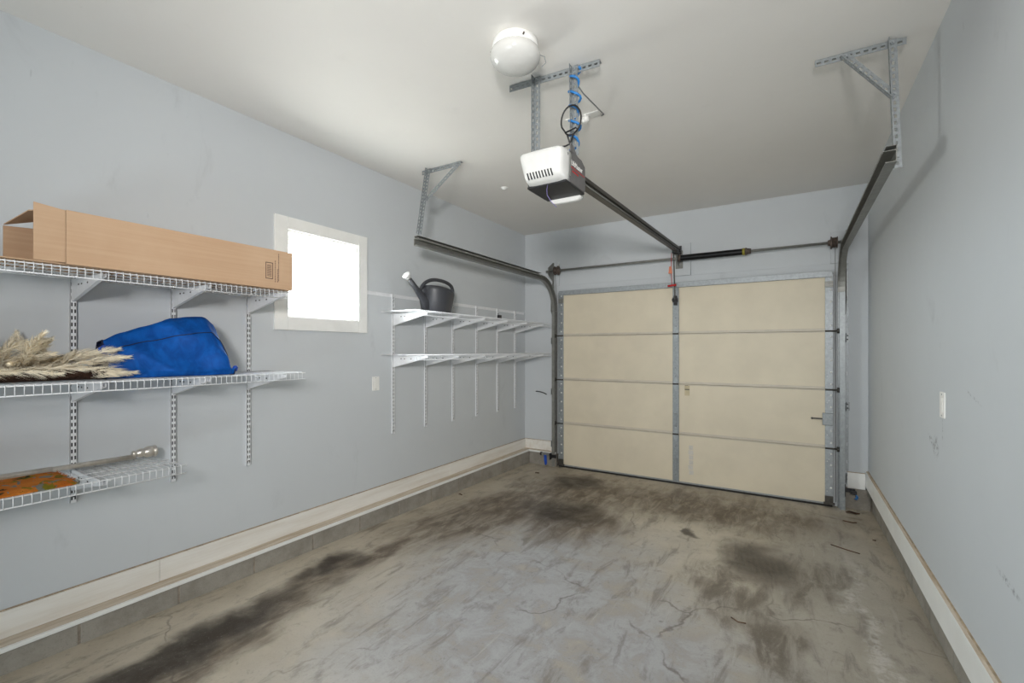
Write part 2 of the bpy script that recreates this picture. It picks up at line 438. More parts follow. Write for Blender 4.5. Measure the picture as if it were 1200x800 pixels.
# unseen box added behind the rear opening to keep sky light out
m = MB().box(XL - T, XL, YR - 1.6, YR - T, 0, ZC).box(XR, XR + T, YR - 1.6, YR - T, 0, ZC).box(XL - T, XR + T, YR - 1.76, YR - 1.6, 0, ZC)
struct(m.build('wall_sky_block', 'wall'), 'unseen walls added behind the rear opening to block the sky', 'wall')

# --- concrete block footing under the walls, each block a piece of its own
BX = -2.833
mb = MB().box(XL - T, BX - 0.003, YR, YB + 0.02, -0.05, 0.147); mb.build('mortar_bed', 'mortar', wl)
def blocks(parent, horizontal, start, end, pitch, face, z1, inward, ztop=0.150):
    a = start
    while a < end - 0.02:
        b = min(a + pitch, end)
        q = MB(); j = 0.004; dz = random.uniform(-0.0015, 0.0015)
        if horizontal == 'y':
            x0, x1 = sorted((face + dz, face - inward * 0.06))
            q.box(x0, x1, a + j, b - j, -0.04, ztop)
        else:
            y0, y1 = sorted((face + dz, face - inward * 0.06))
            q.box(a + j, b - j, y0, y1, -0.04, ztop)
        q.build('block', 'block', parent, bevel=0.004, seg=1)
        a = b
blocks(wl, 'y', 0.754 - 0.406 * 4, 5.016, 0.4055, BX, 0.15, 1)
MB().box(BX, -2.46, 5.022, YB + 0.02, -0.05, 0.147).build('mortar_bed', 'mortar', wb)
blocks(wb, 'x', -2.833, -2.46, 0.4055, 5.016, 0.15, -1)
MB().box(0.36, 0.62, 5.083, YB + 0.02, -0.05, 0.19).build('mortar_bed', 'mortar', wb)
blocks(wb, 'x', 0.36, 0.60, 0.24, 5.079, 0.2, -1, ztop=0.19)
MB().box(0.607, XR + T, YR, YB + 0.02, -0.05, 0.21).build('mortar_bed', 'mortar', wr)
blocks(wr, 'y', -0.95, 5.08, 0.4055, 0.602, 0.2, -1, ztop=0.205)

# --- ledge boards and baseboards
m = MB().box(XL, BX + 0.012, YR, 5.016 - 0.012, 0.1515, 0.170)
struct(m.build('trim_1', 'white', bevel=0.002), 'white nosed ledge board on the block footing along the left wall', 'trim')
m = MB().box(XL + 0.002, BX - 0.004, YR, 5.004, 0.1702, 0.1715)
m.build('dusty_top', 'ledge', bpy.data.objects['trim_1'])
m = MB().box(XL, -2.47, 5.004, YB, 0.1515, 0.170)
t2 = struct(m.build('trim_2', 'white', bevel=0.002), 'short white ledge board left of the garage door', 'trim')
MB().box(XL + 0.01, -2.475, 5.018, YB - 0.002, 0.1702, 0.1715).build('dusty_top', 'ledge', t2)
bl = thing('baseboard_left', (XL, 0, 0.17), 'wide dusty white baseboard running along the left wall', 'baseboard', kind='structure')
for a, b in ((YR, 1.10), (1.10, 3.55), (3.55, YB - 0.017)):
    MB().box(XL, XL + 0.018, a + 0.0008, b - 0.0008, 0.1716, 0.288).build('board', 'board', bl, bevel=0.002)
MB().box(XL, XL + 0.010, YR, YB - 0.02, 0.288, 0.2925).build('raw_edge', 'raw_edge', bl)
bbk = thing('baseboard_back', (-2.7, YB, 0.17), 'white baseboard left of the garage door', 'baseboard', kind='structure')
MB().box(XL + 0.001, -2.47, YB - 0.016, YB, 0.1716, 0.288).build('board', 'board', bbk, bevel=0.002)
MB().box(XL + 0.001, -2.47, YB - 0.010, YB, 0.288, 0.2925).build('raw_edge', 'raw_edge', bbk)
br = thing('baseboard_right', (XR, 0, 0.21), 'white baseboard with bare tan top edge along the right wall', 'baseboard', kind='structure')
for a, b in ((YR, 2.05), (2.05, YB - 0.02)):
    MB().box(XR - 0.020, XR, a + 0.0008, b - 0.0008, 0.212, 0.350).build('board', 'white', br, bevel=0.002)
MB().box(XR - 0.019, XR, YR, YB - 0.021, 0.350, 0.3515).build('raw_edge', 'ledge', br)
MB().box(XR - 0.006, XR, YR, YB - 0.02, 0.3515, 0.356).build('caulk_line', 'raw_edge', br)
bbr = thing('baseboard_corner', (0.5, YB, 0.19), 'short white baseboard right of the garage door', 'baseboard', kind='structure')
MB().box(0.425, XR - 0.0205, YB - 0.020, YB, 0.185, 0.325).build('board', 'white', bbr, bevel=0.002)
MB().box(0.425, XR - 0.0205, YB - 0.012, YB, 0.325, 0.329).build('raw_edge', 'raw_edge', bbr)

# --- window
win = thing('window_1', (XL, 2.135, WZ0), 'small square white window glowing with daylight above the shelves', 'window', kind='structure')
c0, c1, d0, d1 = 1.745, 2.517, 1.562, 2.332
cas = MB().box(XL, XL + 0.016, c0, WY0, d0, d1).build('side_casing', 'white', win, bevel=0.002)
MB().box(XL, XL + 0.016, WY1, c1, d0, d1).build('side_casing', 'white', win, bevel=0.002)
MB().box(XL, XL + 0.016, WY0 + 0.0005, WY1 - 0.0005, WZ1, d1).build('head_casing', 'white', win, bevel=0.002)
MB().box(XL, XL + 0.016, WY0 + 0.0005, WY1 - 0.0005, d0, WZ0).build('apron_casing', 'white', win, bevel=0.002)
j = 0.012; jx = XL - 0.10
MB().box(jx, XL + 0.001, WY0, WY0 + j, WZ0, WZ1).box(jx, XL + 0.001, WY1 - j, WY1, WZ0, WZ1).box(jx, XL + 0.001, WY0 + j, WY1 - j, WZ1 - j, WZ1).box(jx, XL + 0.001, WY0 + j, WY1 - j, WZ0, WZ0 + j).build('jamb', 'white', win)
def frame(x0, x1, y0, y1, z0, z1, w, name, mat, parent, bev=0.003):
    return MB().box(x0, x1, y0, y0 + w, z0, z1).box(x0, x1, y1 - w, y1, z0, z1).box(x0, x1, y0 + w, y1 - w, z0, z0 + w).box(x0, x1, y0 + w, y1 - w, z1 - w, z1).build(name, mat, parent, bevel=bev)
fr = frame(jx - 0.055, jx, WY0, WY1, WZ0, WZ1, 0.034, 'vinyl_frame', 'vinyl', win)
sash = frame(jx - 0.045, jx - 0.012, WY0 + 0.034, WY1 - 0.034, WZ0 + 0.034, WZ1 - 0.034, 0.034, 'sash', 'vinyl', win)
frame(jx - 0.036, jx - 0.022, WY0 + 0.068, WY1 - 0.068, WZ0 + 0.068, WZ1 - 0.068, 0.008, 'glazing_bead', 'vinyl', sash, 0.001)
MB().box(jx - 0.031, jx - 0.028, WY0 + 0.070, WY1 - 0.070, WZ0 + 0.070, WZ1 - 0.070).build('pane', 'glass', win)
MB().box(jx - 0.014, jx + 0.004, WY1 - 0.115, WY1 - 0.075, WZ0 + 0.036, WZ0 + 0.050).build('latch', 'vinyl', win, bevel=0.002)

# ================================================================== GARAGE DOOR
door = thing('door_1', (-1.06, 5.065, 0.0), 'closed cream sectional garage door with galvanised stiles', 'garage door', kind='structure')
gx0, gx1, SH = -2.43, 0.313, 0.5325
yf, yb_ = 5.046, 5.086
def dots(parent, mat, pts, r=0.0055, h=0.004):
    for x, z in pts: MB().lathe([(r, 0), (r * 0.8, h * 0.7), (0.0001, h)], (x, yf - 0.012, z), (0, -1, 0), 8).build('screw_head', mat, parent)
for i in range(4):
    z0, z1 = i * SH, (i + 1) * SH
    if i == 0: z0 = 0.022
    sec = MB().box(gx0, gx1, yf, yb_, z0 + 0.0015, z1 - 0.0015).build('section', 'cream', door, bevel=0.004)
    sec['label'] = ['bottom', 'second lowest', 'second highest', 'top'][i] + ' cream door section'
    # pressed joint ribs along both edges of the section
    rb = MB(); ln = MB()
    if i > 0:
        rb.box(gx0 + 0.005, gx1 - 0.005, yf - 0.0015, yf + 0.004, z0 + 0.002, z0 + 0.022)
        ln.box(gx0 + 0.005, gx1 - 0.005, yf - 0.004, yf + 0.004, z0 + 0.022, z0 + 0.0255)
    if i < 3:
        rb.box(gx0 + 0.005, gx1 - 0.005, yf - 0.0035, yf + 0.004, z1 - 0.011, z1 - 0.002)
    if i > 0: ln.build('pressed_bead', 'cream_rib', sec)
    rb.build('joint_rib', 'cream_rib', sec)
    for k, (a, b) in enumerate(((gx0 - 0.004, gx0 + 0.064), (-1.085, -1.021), (gx1 - 0.056, gx1 + 0.006))):
        q = MB().box(a, b, yf - 0.012, yf + 0.002, z0 + 0.004, z1 - 0.004)
        st = q.build('stile', 'galv_bright' if k == 2 else 'galv', sec, bevel=0.003)
        rv = []
        if k == 1:
            for zz in (0.08, 0.17, 0.38, 0.46): dots(sec, 'rivet' if k != 1 else 'dark_metal', [((a + b) / 2 + random.uniform(-.004, .004), z0 + zz)], 0.004)
        else:
            n = 5
            cx = a + 0.044 if k == 0 else b - 0.016
            dots(sec, 'rivet' if k != 1 else 'dark_metal', [(cx, z0 + 0.05 + (z1 - z0 - 0.1) * q_ / (n - 1)) for q_ in range(n)], 0.0095, 0.006)
            dots(sec, 'rivet' if k != 1 else 'dark_metal', [(a + 0.016, z1 - 0.12), (a + 0.03, z1 - 0.10), (a + 0.016, z0 + 0.12)], 0.0035)
for i in range(1, 4):
    z = i * SH
    for k, (a, b) in enumerate(((gx0 + 0.002, gx0 + 0.060), (-1.079, -1.027), (gx1 - 0.052, gx1 + 0.004))):
        h = MB()
        cx = (a + b) / 2; w = (b - a) / 2
        for sgn in (-1, 1):
            h.prism([(-w, 0.004), (w, 0.004), (w * 0.75, 0.03), (w * 0.35, 0.075), (-w * 0.35, 0.075), (-w * 0.75, 0.03)], (cx, yf - 0.012, z), X_, Z_ * sgn, -Y_, 0, 0.004)
        hg = h.build('hinge', 'galv_bright', door)
        MB().tube([(a - 0.004, yf - 0.021, z), (b + (0.03 if k == 2 else 0.004), yf - 0.021, z)], 0.008, 10).build('hinge_pin', 'dark_metal', hg)
    for sx, cx in ((-1, gx0), (1, gx1)):
        MB().lathe([(0.006, -0.04), (0.006, 0.02), (0.022, 0.02), (0.022, 0.04), (0.006, 0.04)], (cx + sx * 0.012, yf - 0.024, z), (sx, 0, 0), 14).build('roller', 'dark_metal', door)
# strut across the top, bottom retainer and seal
m = MB().box(gx0 + 0.012, gx1 - 0.004, yf - 0.030, yf + 0.002, 2.088, 2.092).box(gx0 + 0.012, gx1 - 0.004, yf - 0.030, yf - 0.026, 2.088, 2.128).box(gx0 + 0.012, gx1 - 0.004, yf - 0.030, yf + 0.04, 2.124, 2.142)
m.build('top_strut', 'galv_bright', door, bevel=0.002)
for sx, a in ((-1, gx0 + 0.004), (1, gx1 - 0.058)):
    tb = MB().box(a, a + 0.062, yf - 0.022, yf - 0.010, 1.995, 2.050).box(a, a + 0.062, yf - 0.034, yf - 0.010, 2.005, 2.014).box(a, a + 0.062, yf - 0.034, yf - 0.010, 2.030, 2.038)
    tb.build('top_roller_bracket', 'galv_dull', door, bevel=0.0015)
    bb = MB().box(a, a + 0.062, yf - 0.026, yf - 0.006, 0.03, 0.10).box(a - 0.01, a + 0.075, yf - 0.036, yf - 0.01, 0.026, 0.042)
    bb.build('bottom_bracket', 'dark_metal', door, bevel=0.0015)
MB().box(gx0, gx1, yb_ + 0.0005, yb_ + 0.004, 0.002, 2.125).build('leak_block', 'cream', door)  # unseen sheet added behind the sections to block daylight leaking through the gaps
MB().box(gx0, gx1, yf - 0.006, yb_ + 0.004, 0.020, 0.034).build('bottom_retainer', 'galv', door)
MB().box(gx0, gx1, yf - 0.004, yb_ + 0.002, 0.001, 0.021).build('bottom_seal', 'rubber', door)
# slide lock, lift handles, stickers
lk = MB().box(0.236, 0.318, yf - 0.034, yf - 0.010, 0.742, 0.852).build('slide_lock', 'galv', door, bevel=0.004)
MB().box(0.150, 0.240, yf - 0.026, yf - 0.016, 0.792, 0.804).lathe([(0.009, 0), (0.009, 0.02)], (0.158, yf - 0.012, 0.798), (0, -1, 0), 10).build('lock_bolt', 'dark_metal', lk)
for zz in (0.62, 0.14):
    q = MB().box(-1.068, -1.038, yf - 0.020, yf - 0.011, zz, zz + 0.135).box(-1.064, -1.042, yf - 0.034, yf - 0.018, zz + 0.004, zz + 0.012).box(-1.066, -1.040, yf - 0.036, yf - 0.020, zz + 0.122, zz + 0.132)
    q.build('lift_handle', 'galv', door, bevel=0.002)
M['sticker'] = simple('faded_sticker_paper', rgb(196, 182, 148), 0.6, var=0.06)
M['ghost'] = simple('glue_ghost_mark', rgb(206, 200, 190), 0.6, var=0.05)
stk = MB().box(-0.965, -0.915, yf - 0.0012, yf, 0.945, 1.065).build('warning_sticker', 'sticker', door)
MB().box(-0.963, -0.917, yf - 0.0020, yf - 0.0012, 1.005, 1.015).box(-0.960, -0.930, yf - 0.0020, yf - 0.0012, 1.050, 1.056).build('sticker_print', 'dark_metal', stk)
gh = MB()
for k in range(6): gh.box(-0.925 + random.uniform(-.004, .004), -0.880 + random.uniform(-.004, .004), yf - 0.0008, yf, 0.12 + k * 0.052, 0.165 + k * 0.052)
gh.build('peeled_sticker_mark', 'ghost', door)

# --- timber behind the door hardware, painted with the wall
hd = thing('trim_3', (-1.06, YB, 2.15), 'wall-coloured header board above the garage door', 'trim', kind='structure')
MB().box(-2.56, 0.36, YB - 0.014, YB, 2.10, 2.215).build('board', 'wall', hd, bevel=0.002)
MB().box(-1.09, -0.91, YB - 0.034, YB, 2.216, 2.56).build('spring_pad', 'wall', hd, bevel=0.003)
MB().box(-2.58, -2.44, YB - 0.02, YB, 2.216, 2.50).build('bearing_pad', 'wall', hd, bevel=0.003)
MB().box(0.30, 0.42, YB - 0.02, YB, 2.216, 2.50).build('bearing_pad', 'wall', hd, bevel=0.003)

# ================================================================== TRACKS
def sweep(prof, path, name, mat, parent):
    """prof = [(x, n)] closed outline; path = [(y, z, ny, nz)]"""
    rows = [[(px, y + ny * pn, z + nz * pn) for px, pn in prof] for y, z, ny, nz in path]
    m = MB().grid(rows, smooth=False, wrap=True)
    n = len(prof); L = len(rows)
    m.f.append(tuple(range(n))); m.sm.append(False)
    m.f.append(tuple((L - 1) * n + k for k in range(n))); m.sm.append(False)
    return m.build(name, mat, parent)
# ---- perforated angle members with real slots
def perf_flange(mb, p0, p1, u, w, th_dir, th, pitch=0.032, slot=0.018, sw=0.010, off=0.0):
    """flat strip from p0 to p1, width w along u (starting at p0), thickness th along th_dir, with a row of slots"""
    p0, p1, u, td = Vector(p0), Vector(p1), Vector(u).normalized(), Vector(th_dir).normalized()
    d = (p1 - p0); L = d.length; d.normalize()
    a, b = w / 2 - sw / 2, w / 2 + sw / 2
    mb.bar(p0, p1, u, td, 0, a, 0, th); mb.bar(p0, p1, u, td, b, w, 0, th)
    s = 0.0; pos = off + pitch * 0.5
    while pos < L:
        e = pos - slot / 2
        if e > s: mb.bar(p0 + d * s, p0 + d * min(e, L), u, td, a, b, 0, th)
        s = pos + slot / 2; pos += pitch
    if s < L: mb.bar(p0 + d * s, p1, u, td, a, b, 0, th)
def door_track(x, sgn, zc, yend, label):
    """sgn = +1: web on the +x side (right track)"""
    t = thing('door_track', (x, 5.0, 0.0), label, 'door track', 'garage door tracks')
    w, h, th = 0.026, 0.027, 0.0025
    prof = [(x + sgn * a, b) for a, b in ((w, -h), (w, h), (-w, h), (-w, h - 0.012), (-w + th, h - 0.012), (-w + th, h - th), (w - th, h - th), (w - th, -h + th), (-w + 0.012, -h + th), (-w + 0.012, -h))]
    yv, rad = 5.018, 0.36
    path = [(yend, zc, 0, 1), (yv - rad, zc, 0, 1)]
    for k in range(1, 13):
        a = R(90) * k / 12
        path.append((yv - rad + rad * math.sin(a), zc - rad + rad * math.cos(a), math.sin(a), math.cos(a)))
    sweep(prof, path, 'horizontal_track', 'galv_dull', t)
    sweep(prof, [(yv, zc - rad - 0.003, 1, 0), (yv, floor_z(5.0) + 0.001, 1, 0)], 'vertical_track', 'galv_dull' if sgn < 0 else 'galv', t)
    # stiffening angle on top of the horizontal track
    a = MB().box(x + sgn * 0.0262, x + sgn * 0.029, yend + 0.01, yv - rad, zc - 0.024, zc + 0.052)
    a.box(*sorted((x + sgn * 0.029, x - sgn * 0.01)), yend + 0.01, yv - rad, zc + 0.0495, zc + 0.052)
    a.build('stiffening_angle', 'galv_dull', t)
    # flag bracket and wall angle
    if sgn > 0:
        wa = MB(); perf_flange(wa, (x + 0.036, YB - 0.003, 0.335), (x + 0.036, YB - 0.003, 2.21), (1, 0, 0), 0.022, (0, 1, 0), 0.003, pitch=0.16, slot=0.03, sw=0.008)
        wa.build('wall_angle', 'galv_bright', t)
    poly = [(YB - 0.001, 1.75), (YB - 0.001, 2.50), (YB - 0.05, 2.50), (4.915, 2.42), (4.915, 2.33), (YB - 0.06, 2.27), (yv - 0.03, 2.12), (yv - 0.03, 1.90), (YB - 0.02, 1.75)]
    MB().prism(poly, (x + sgn * 0.034, 0, 0), Y_, Z_, X_ * sgn, 0, 0.003).build('flag_bracket', 'galv_dull', t)
    xa, xb = sorted((x + sgn * 0.034, x + sgn * 0.037))
    for zz in (0.24, 0.88, 1.50):
        q = MB().box(xa, xb, yv - 0.028, YB - 0.004, zz, zz + 0.075)
        lo, hi = sorted((x + sgn * 0.034, x + sgn * 0.066))
        q.box(lo, hi, YB - 0.0065, YB - 0.0035, zz, zz + 0.075)
        jb = q.build('jamb_bracket', 'galv', t)
        MB().lathe([(0.007, 0), (0.006, 0.006), (0.0001, 0.008)], ((lo + hi) / 2, YB - 0.0065, zz + 0.055), (0, -1, 0), 8).build('lag_screw', 'dark_metal', jb)
        MB().lathe([(0.007, 0), (0.006, 0.006), (0.0001, 0.008)], ((lo + hi) / 2, YB - 0.0065, zz + 0.02), (0, -1, 0), 8).build('lag_screw', 'dark_metal', jb)
    return t
tl = door_track(-2.475, -1, 2.262, 2.61, 'grey steel door track beside the left wall, above the watering can')
tr_ = door_track(0.377, 1, 2.305, 2.66, 'grey steel door track beside the right wall')

def perf_angle(p0, p1, u, v, w, name, parent, th=0.0025, mat='galv', bolts=()):
    """L section: flange along u and flange along v, sharing the edge p0-p1"""
    d = (Vector(p1) - Vector(p0)).normalized()
    u = Vector(u); u = (u - d * u.dot(d)).normalized()
    v = Vector(v); v = (v - d * v.dot(d)); v = (v - u * v.dot(u)).normalized()
    m = MB(); perf_flange(m, p0, p1, u, w, v, th); perf_flange(m, Vector(p0) + v * th, Vector(p1) + v * th, v, w - th, u, th)
    return m.build(name, mat, parent)
def bolt(parent, p, ax, r=0.009):
    ax = Vector(ax).normalized()
    MB().lathe([(r, 0), (r, 0.006), (r * 0.5, 0.006), (r * 0.5, 0.014), (0.0001, 0.014)], p, ax, 6, False).build('bolt', 'galv_bright', parent)

# right track hanger
h = thing('track_hanger', (0.28, 2.79, ZC), 'perforated steel hanger holding the right door track from the ceiling', 'hanger bracket', 'track hangers')
perf_angle((0.10, 2.79, ZC - 0.0026), (0.46, 2.80, ZC - 0.0026), (0, 1, 0), (0, 0, -1), 0.034, 'ceiling_angle', h)
perf_angle((0.388, 2.787, ZC - 0.006), (0.408, 2.787, 2.285), (1, 0, 0), (0, -1, 0), 0.034, 'upright', h)
perf_angle((0.205, 2.787, ZC - 0.030), (0.402, 2.7835, 2.61), (1, 0, 1), (0, -1, 0), 0.036, 'brace', h)
for p in ((0.225, 2.787, ZC - 0.024), (0.405, 2.784, ZC - 0.022), (0.412, 2.782, 2.635), (0.42, 2.783, 2.34)): bolt(h, p, (0, -1, 0))
# left track hanger
h = thing('track_hanger', (-2.4, 2.81, ZC), 'perforated steel hanger holding the left door track from the ceiling', 'hanger bracket', 'track hangers')
perf_angle((-2.60, 2.81, ZC - 0.0026), (-2.205, 2.815, ZC - 0.0026), (0, 1, 0), (0, 0, -1), 0.034, 'ceiling_angle', h)
perf_angle((-2.535, 2.806, ZC - 0.006), (-2.478, 2.640, 2.322), (1, 0, 0), (0, -1, 0), 0.030, 'upright', h)
perf_angle((-2.235, 2.806, ZC - 0.018), (-2.507, 2.740, 2.640), (0, 1, 0), (1, 0, -1), 0.034, 'brace', h)
for p in ((-2.515, 2.803, ZC - 0.022), (-2.245, 2.803, ZC - 0.022), (-2.49, 2.722, 2.640), (-2.462, 2.645, 2.33)): bolt(h, p, (0, -1, 0))

# ================================================================== TORSION SPRING SHAFT
ts = thing('torsion_spring_shaft', (-1.0, 4.96, 2.38), 'steel shaft with black torsion spring above the garage door', 'torsion spring')
sy, sz = 4.962, 2.383
MB().tube([(-2.56, sy, sz), (0.405, sy, sz)], 0.0127, 12).build('shaft', 'galv_dull', ts)
prof = []
n = 84; x0, x1 = 0.0, 0.60
for k in range(n + 1):
    prof += [(0.0285, x0 + (x1 - x0) * k / n), (0.0335, x0 + (x1 - x0) * (k + 0.5) / n)]
MB().lathe(prof[:-1], (-0.985, sy, sz), (1, 0, 0), 14).build('spring', 'spring', ts)
MB().lathe([(0.036, 0), (0.036, 0.012), (0.030, 0.02), (0.024, 0.05), (0.018, 0.052)], (-0.388, sy, sz), (1, 0, 0), 18).build('winding_cone', 'rust', ts)
MB().lathe([(0.0342, 0), (0.0342, 0.022)], (-0.412, sy, sz), (1, 0, 0), 18).build('spring_mark', 'yellow', ts)
MB().lathe([(0.036, 0), (0.036, 0.025), (0.02, 0.026)], (-1.012, sy, sz), (1, 0, 0), 18).build('stationary_cone', 'rust', ts)
for sx, cx in ((1, -2.445), (-1, 0.345)):
    pr = [(0.02, 0), (0.052, 0.0), (0.052, 0.005), (0.044, 0.006)]
    for k in range(5): pr += [(0.046, 0.008 + k * 0.007), (0.043, 0.0115 + k * 0.007)]
    pr += [(0.056, 0.044), (0.056, 0.051), (0.03, 0.052), (0.024, 0.072), (0.012, 0.072)]
    MB().lathe(pr, (cx, sy, sz), (sx, 0, 0), 22, False).build('cable_drum', 'rust', ts)
    yc = sy - 0.045
    MB().tube([(cx + sx * 0.02, yc, sz), (cx + sx * 0.012, 5.000, 2.0), (cx + sx * 0.008, 5.012, 0.06)], 0.0018, 6).build('lift_cable', 'dark_metal', ts)
q = MB().prism([(YB - 0.0345, 2.30), (YB - 0.0345, 2.47), (4.93, 2.42), (4.93, 2.345)], (-1.022, 0, 0), Y_, Z_, X_, 0, 0.004)
q.box(-1.06, -0.985, YB - 0.038, YB - 0.0345, 2.29, 2.48)
q.build('centre_plate', 'galv_dull', ts)

# ================================================================== GARAGE DOOR OPENER
op = thing('garage_door_opener', (-1.075, 2.19, 2.27), 'white and grey garage door opener with a long dark rail', 'door opener')
ox0, ox1 = -1.195, -0.948
# chassis
m = MB().prism([(2.095, 2.29), (2.095, 2.425), (2.11, 2.432), (2.250, 2.432), (2.300, 2.408), (2.305, 2.285), (2.290, 2.272), (2.105, 2.272)], (0, 0, 0), Y_, Z_, X_, ox0 + 0.003, ox1 - 0.003)
ch = m.build('chassis', 'opener_grey', op, bevel=0.003)
def cover(y0, y1, ydir):
    rows = []
    prof = [(0.0, 0.0, 0.0, 0.0), (0.35, 0.0, 0.0, 0.0), (0.7, 0.004, 0.010, 0.003), (0.9, 0.010, 0.024, 0.008), (0.97, 0.018, 0.040, 0.016), (1.0, 0.034, 0.058, 0.028)] if ydir < 0 else [(0.0, 0.022, 0.0, 0.012), (0.5, 0.024, 0.004, 0.014), (0.8, 0.030, 0.012, 0.02), (1.0, 0.05, 0.04, 0.04)]
    for t, ins, lift, drop in prof:
        y = y0 + (y1 - y0) * t
        zb, zt = (2.266 if ydir < 0 else 2.240) + lift, 2.437 - drop
        xb0, xb1, xt0, xt1 = ox0 + ins + 0.024, ox1 - ins - 0.004, ox0 + ins - 0.012, ox1 - ins + 0.002
        ring = []
        for k in range(28):
            a = 2 * math.pi * (k + 0.5) / 28
            ca, sa = math.cos(a), math.sin(a)
            sup = lambda q: math.copysign(abs(q) ** 0.28, q)
            fx, fz = (sup(ca) + 1) / 2, (sup(sa) + 1) / 2
            ring.append((xb0 + (xt0 - xb0) * fz + ((xb1 + (xt1 - xb1) * fz) - (xb0 + (xt0 - xb0) * fz)) * fx, y, zb + (zt - zb) * fz))
        rows.append(ring)
    m = MB().grid(rows, True, True)
    L = len(rows); m.f.append(tuple((L - 1) * 28 + k for k in range(28))); m.sm.append(True)
    m.f.append(tuple(range(28))); m.sm.append(False)
    return m
cv = cover(2.112, 2.005, -1).build('front_cover', 'opener_white', op)
rc = cover(2.285, 2.372, 1).build('rear_cover', 'opener_white', op)
for k in range(9):
    x = -1.146 + k * 0.0165
    MB().bar((x, 2.0060, 2.320), (x + 0.006, 2.0155, 2.288), X_, (0, -0.88, -0.45), 0, 0.0066, -0.004, 0.0035).build('vent_slot', 'opener_black', cv)
MB().lathe([(0.009, 0), (0.008, 0.003), (0.0001, 0.003)], (ox1 - 0.004, 2.068, 2.400), (1, -0.35, 0), 12).build('side_notch', 'opener_black', cv)
MB().box(ox0 + 0.020, ox1 - 0.006, 2.062, 2.296, 2.262, 2.2735).build('base_pan', 'opener_black', op, bevel=0.002)
q = MB().box(ox1 - 0.0035, ox1 - 0.0018, 2.118, 2.288, 2.350, 2.3545)
q.build('red_stripe', 'red', op)
def text(body, size, mat, name, parent, org, ux, uy):
    cu = bpy.data.curves.new('t', 'FONT'); cu.body = body; cu.size = size; cu.extrude = 0.0006; cu.resolution_u = 2
    ob = bpy.data.objects.new('t', cu); COL.objects.link(ob)
    bpy.context.view_layer.update()
    me = bpy.data.meshes.new_from_object(ob.evaluated_get(bpy.context.evaluated_depsgraph_get()))
    bpy.data.objects.remove(ob)
    ux, uy = Vector(ux), Vector(uy); uz = ux.cross(uy); off = wloc(parent)
    for v in me.vertices: v.co = Vector(org) + ux * v.co.x + uy * v.co.y + uz * v.co.z - off
    me.materials.clear(); me.materials.append(M[mat])
    o = bpy.data.objects.new(name, me); COL.objects.link(o); o.parent = parent
    return o
text('LiftMaster', 0.039, 'plate', 'lettering', op, (ox1 - 0.0025, 2.118, 2.364), (0, 0.90, 0), (0, 0, 1))
text('PROFESSIONAL', 0.013, 'red', 'small_lettering', op, (ox1 - 0.0025, 2.130, 2.330), (0, 0.9, 0), (0, 0, 1))
# brackets on top of the chassis
MB().box(-1.205, -1.10, 2.12, 2.185, 2.432, 2.438).box(-1.205, -1.10, 2.178, 2.184, 2.438, 2.462).build('hanging_lug', 'dark_metal', op)
MB().box(-0.985, -0.955, 2.12, 2.20, 2.430, 2.436).prism([(2.11, 2.425), (2.11, 2.47), (2.14, 2.47), (2.20, 2.43)], (0, 0, 0), Y_, Z_, X_, -0.956, -0.951).build('hanging_lug', 'opener_grey', op)
# rail
p0, p1 = Vector((-1.035, 2.30, 2.400)), Vector((-1.020, 5.02, 2.485))
rl = MB().bar(p0, p1, X_, Z_, -0.022, 0.022, -0.006, 0.018).bar(p0, p1, X_, Z_, -0.010, 0.010, -0.032, -0.006).bar(p0, p1, X_, Z_, -0.020, 0.020, -0.038, -0.032)
rail = rl.build('rail', 'dark_metal', op, bevel=0.002)
MB().tube([p0 + Vector((0.012, 0.05, -0.020)), p1 + Vector((0.012, -0.05, -0.020))], 0.004, 6).build('chain', 'galv_dull', rail)
MB().box(-1.048, -0.992, 4.98, 5.03, 2.455, 2.515).lathe([(0.022, -0.02), (0.022, 0.02)], (-1.02, 5.015, 2.485), (1, 0, 0), 14).build('header_bracket', 'black', op, bevel=0.003)
MB().box(-1.045, -0.997, YB - 0.040, YB - 0.035, 2.44, 2.53).box(-1.040, -1.035, 5.0, YB - 0.036, 2.46, 2.51).box(-1.005, -1.0, 5.0, YB - 0.036, 2.46, 2.51).build('header_plate', 'black', op)
MB().box(-1.055, -1.005, 4.86, 4.97, 2.425, 2.500).build('trolley', 'black', op, bevel=0.004)
MB().bar((-1.058, 4.955, 2.46), (-1.054, 5.005, 1.955), X_, Y_, -0.004, 0.004, -0.014, 0.014).build('door_arm', 'dark_metal', op)
MB().box(-1.080, -1.028, 4.996, 5.033, 1.93, 1.98).lathe([(0.012, -0.03), (0.012, 0.03)], (-1.054, 5.002, 1.955), (1, 0, 0), 10).box(-1.070, -1.036, 5.01, 5.033, 1.90, 2.0).build('door_bracket', 'black', op, bevel=0.003)
cd = MB().tube([(-1.075, 4.94, 2.44), (-1.078, 4.94, 2.30), (-1.074, 4.945, 2.10)], 0.0035, 6).build('release_cord', 'red', op)
MB().tube([(-1.115, 4.945, 2.098), (-1.028, 4.945, 2.106)], 0.011, 10).build('release_handle', 'red', op)
MB().prism([(-0.020, 0), (0.020, 0), (0.012, 0.075), (-0.012, 0.075)], (-1.085, 4.93, 2.225), X_, Z_, Y_, -0.004, 0.004).build('warning_tag', 'orange', op, bevel=0.002)
# antenna wire hanging from the base
M['violet'] = simple('violet_antenna_wire', rgb(120, 110, 168), 0.5)
MB().tube([(-1.055, 2.06, 2.262), (-1.052, 2.045, 2.23), (-1.05, 2.045, 2.205), (-1.03, 2.05, 2.17), (-1.005, 2.06, 2.14)], 0.0014, 5).build('antenna_wire', 'violet', op)

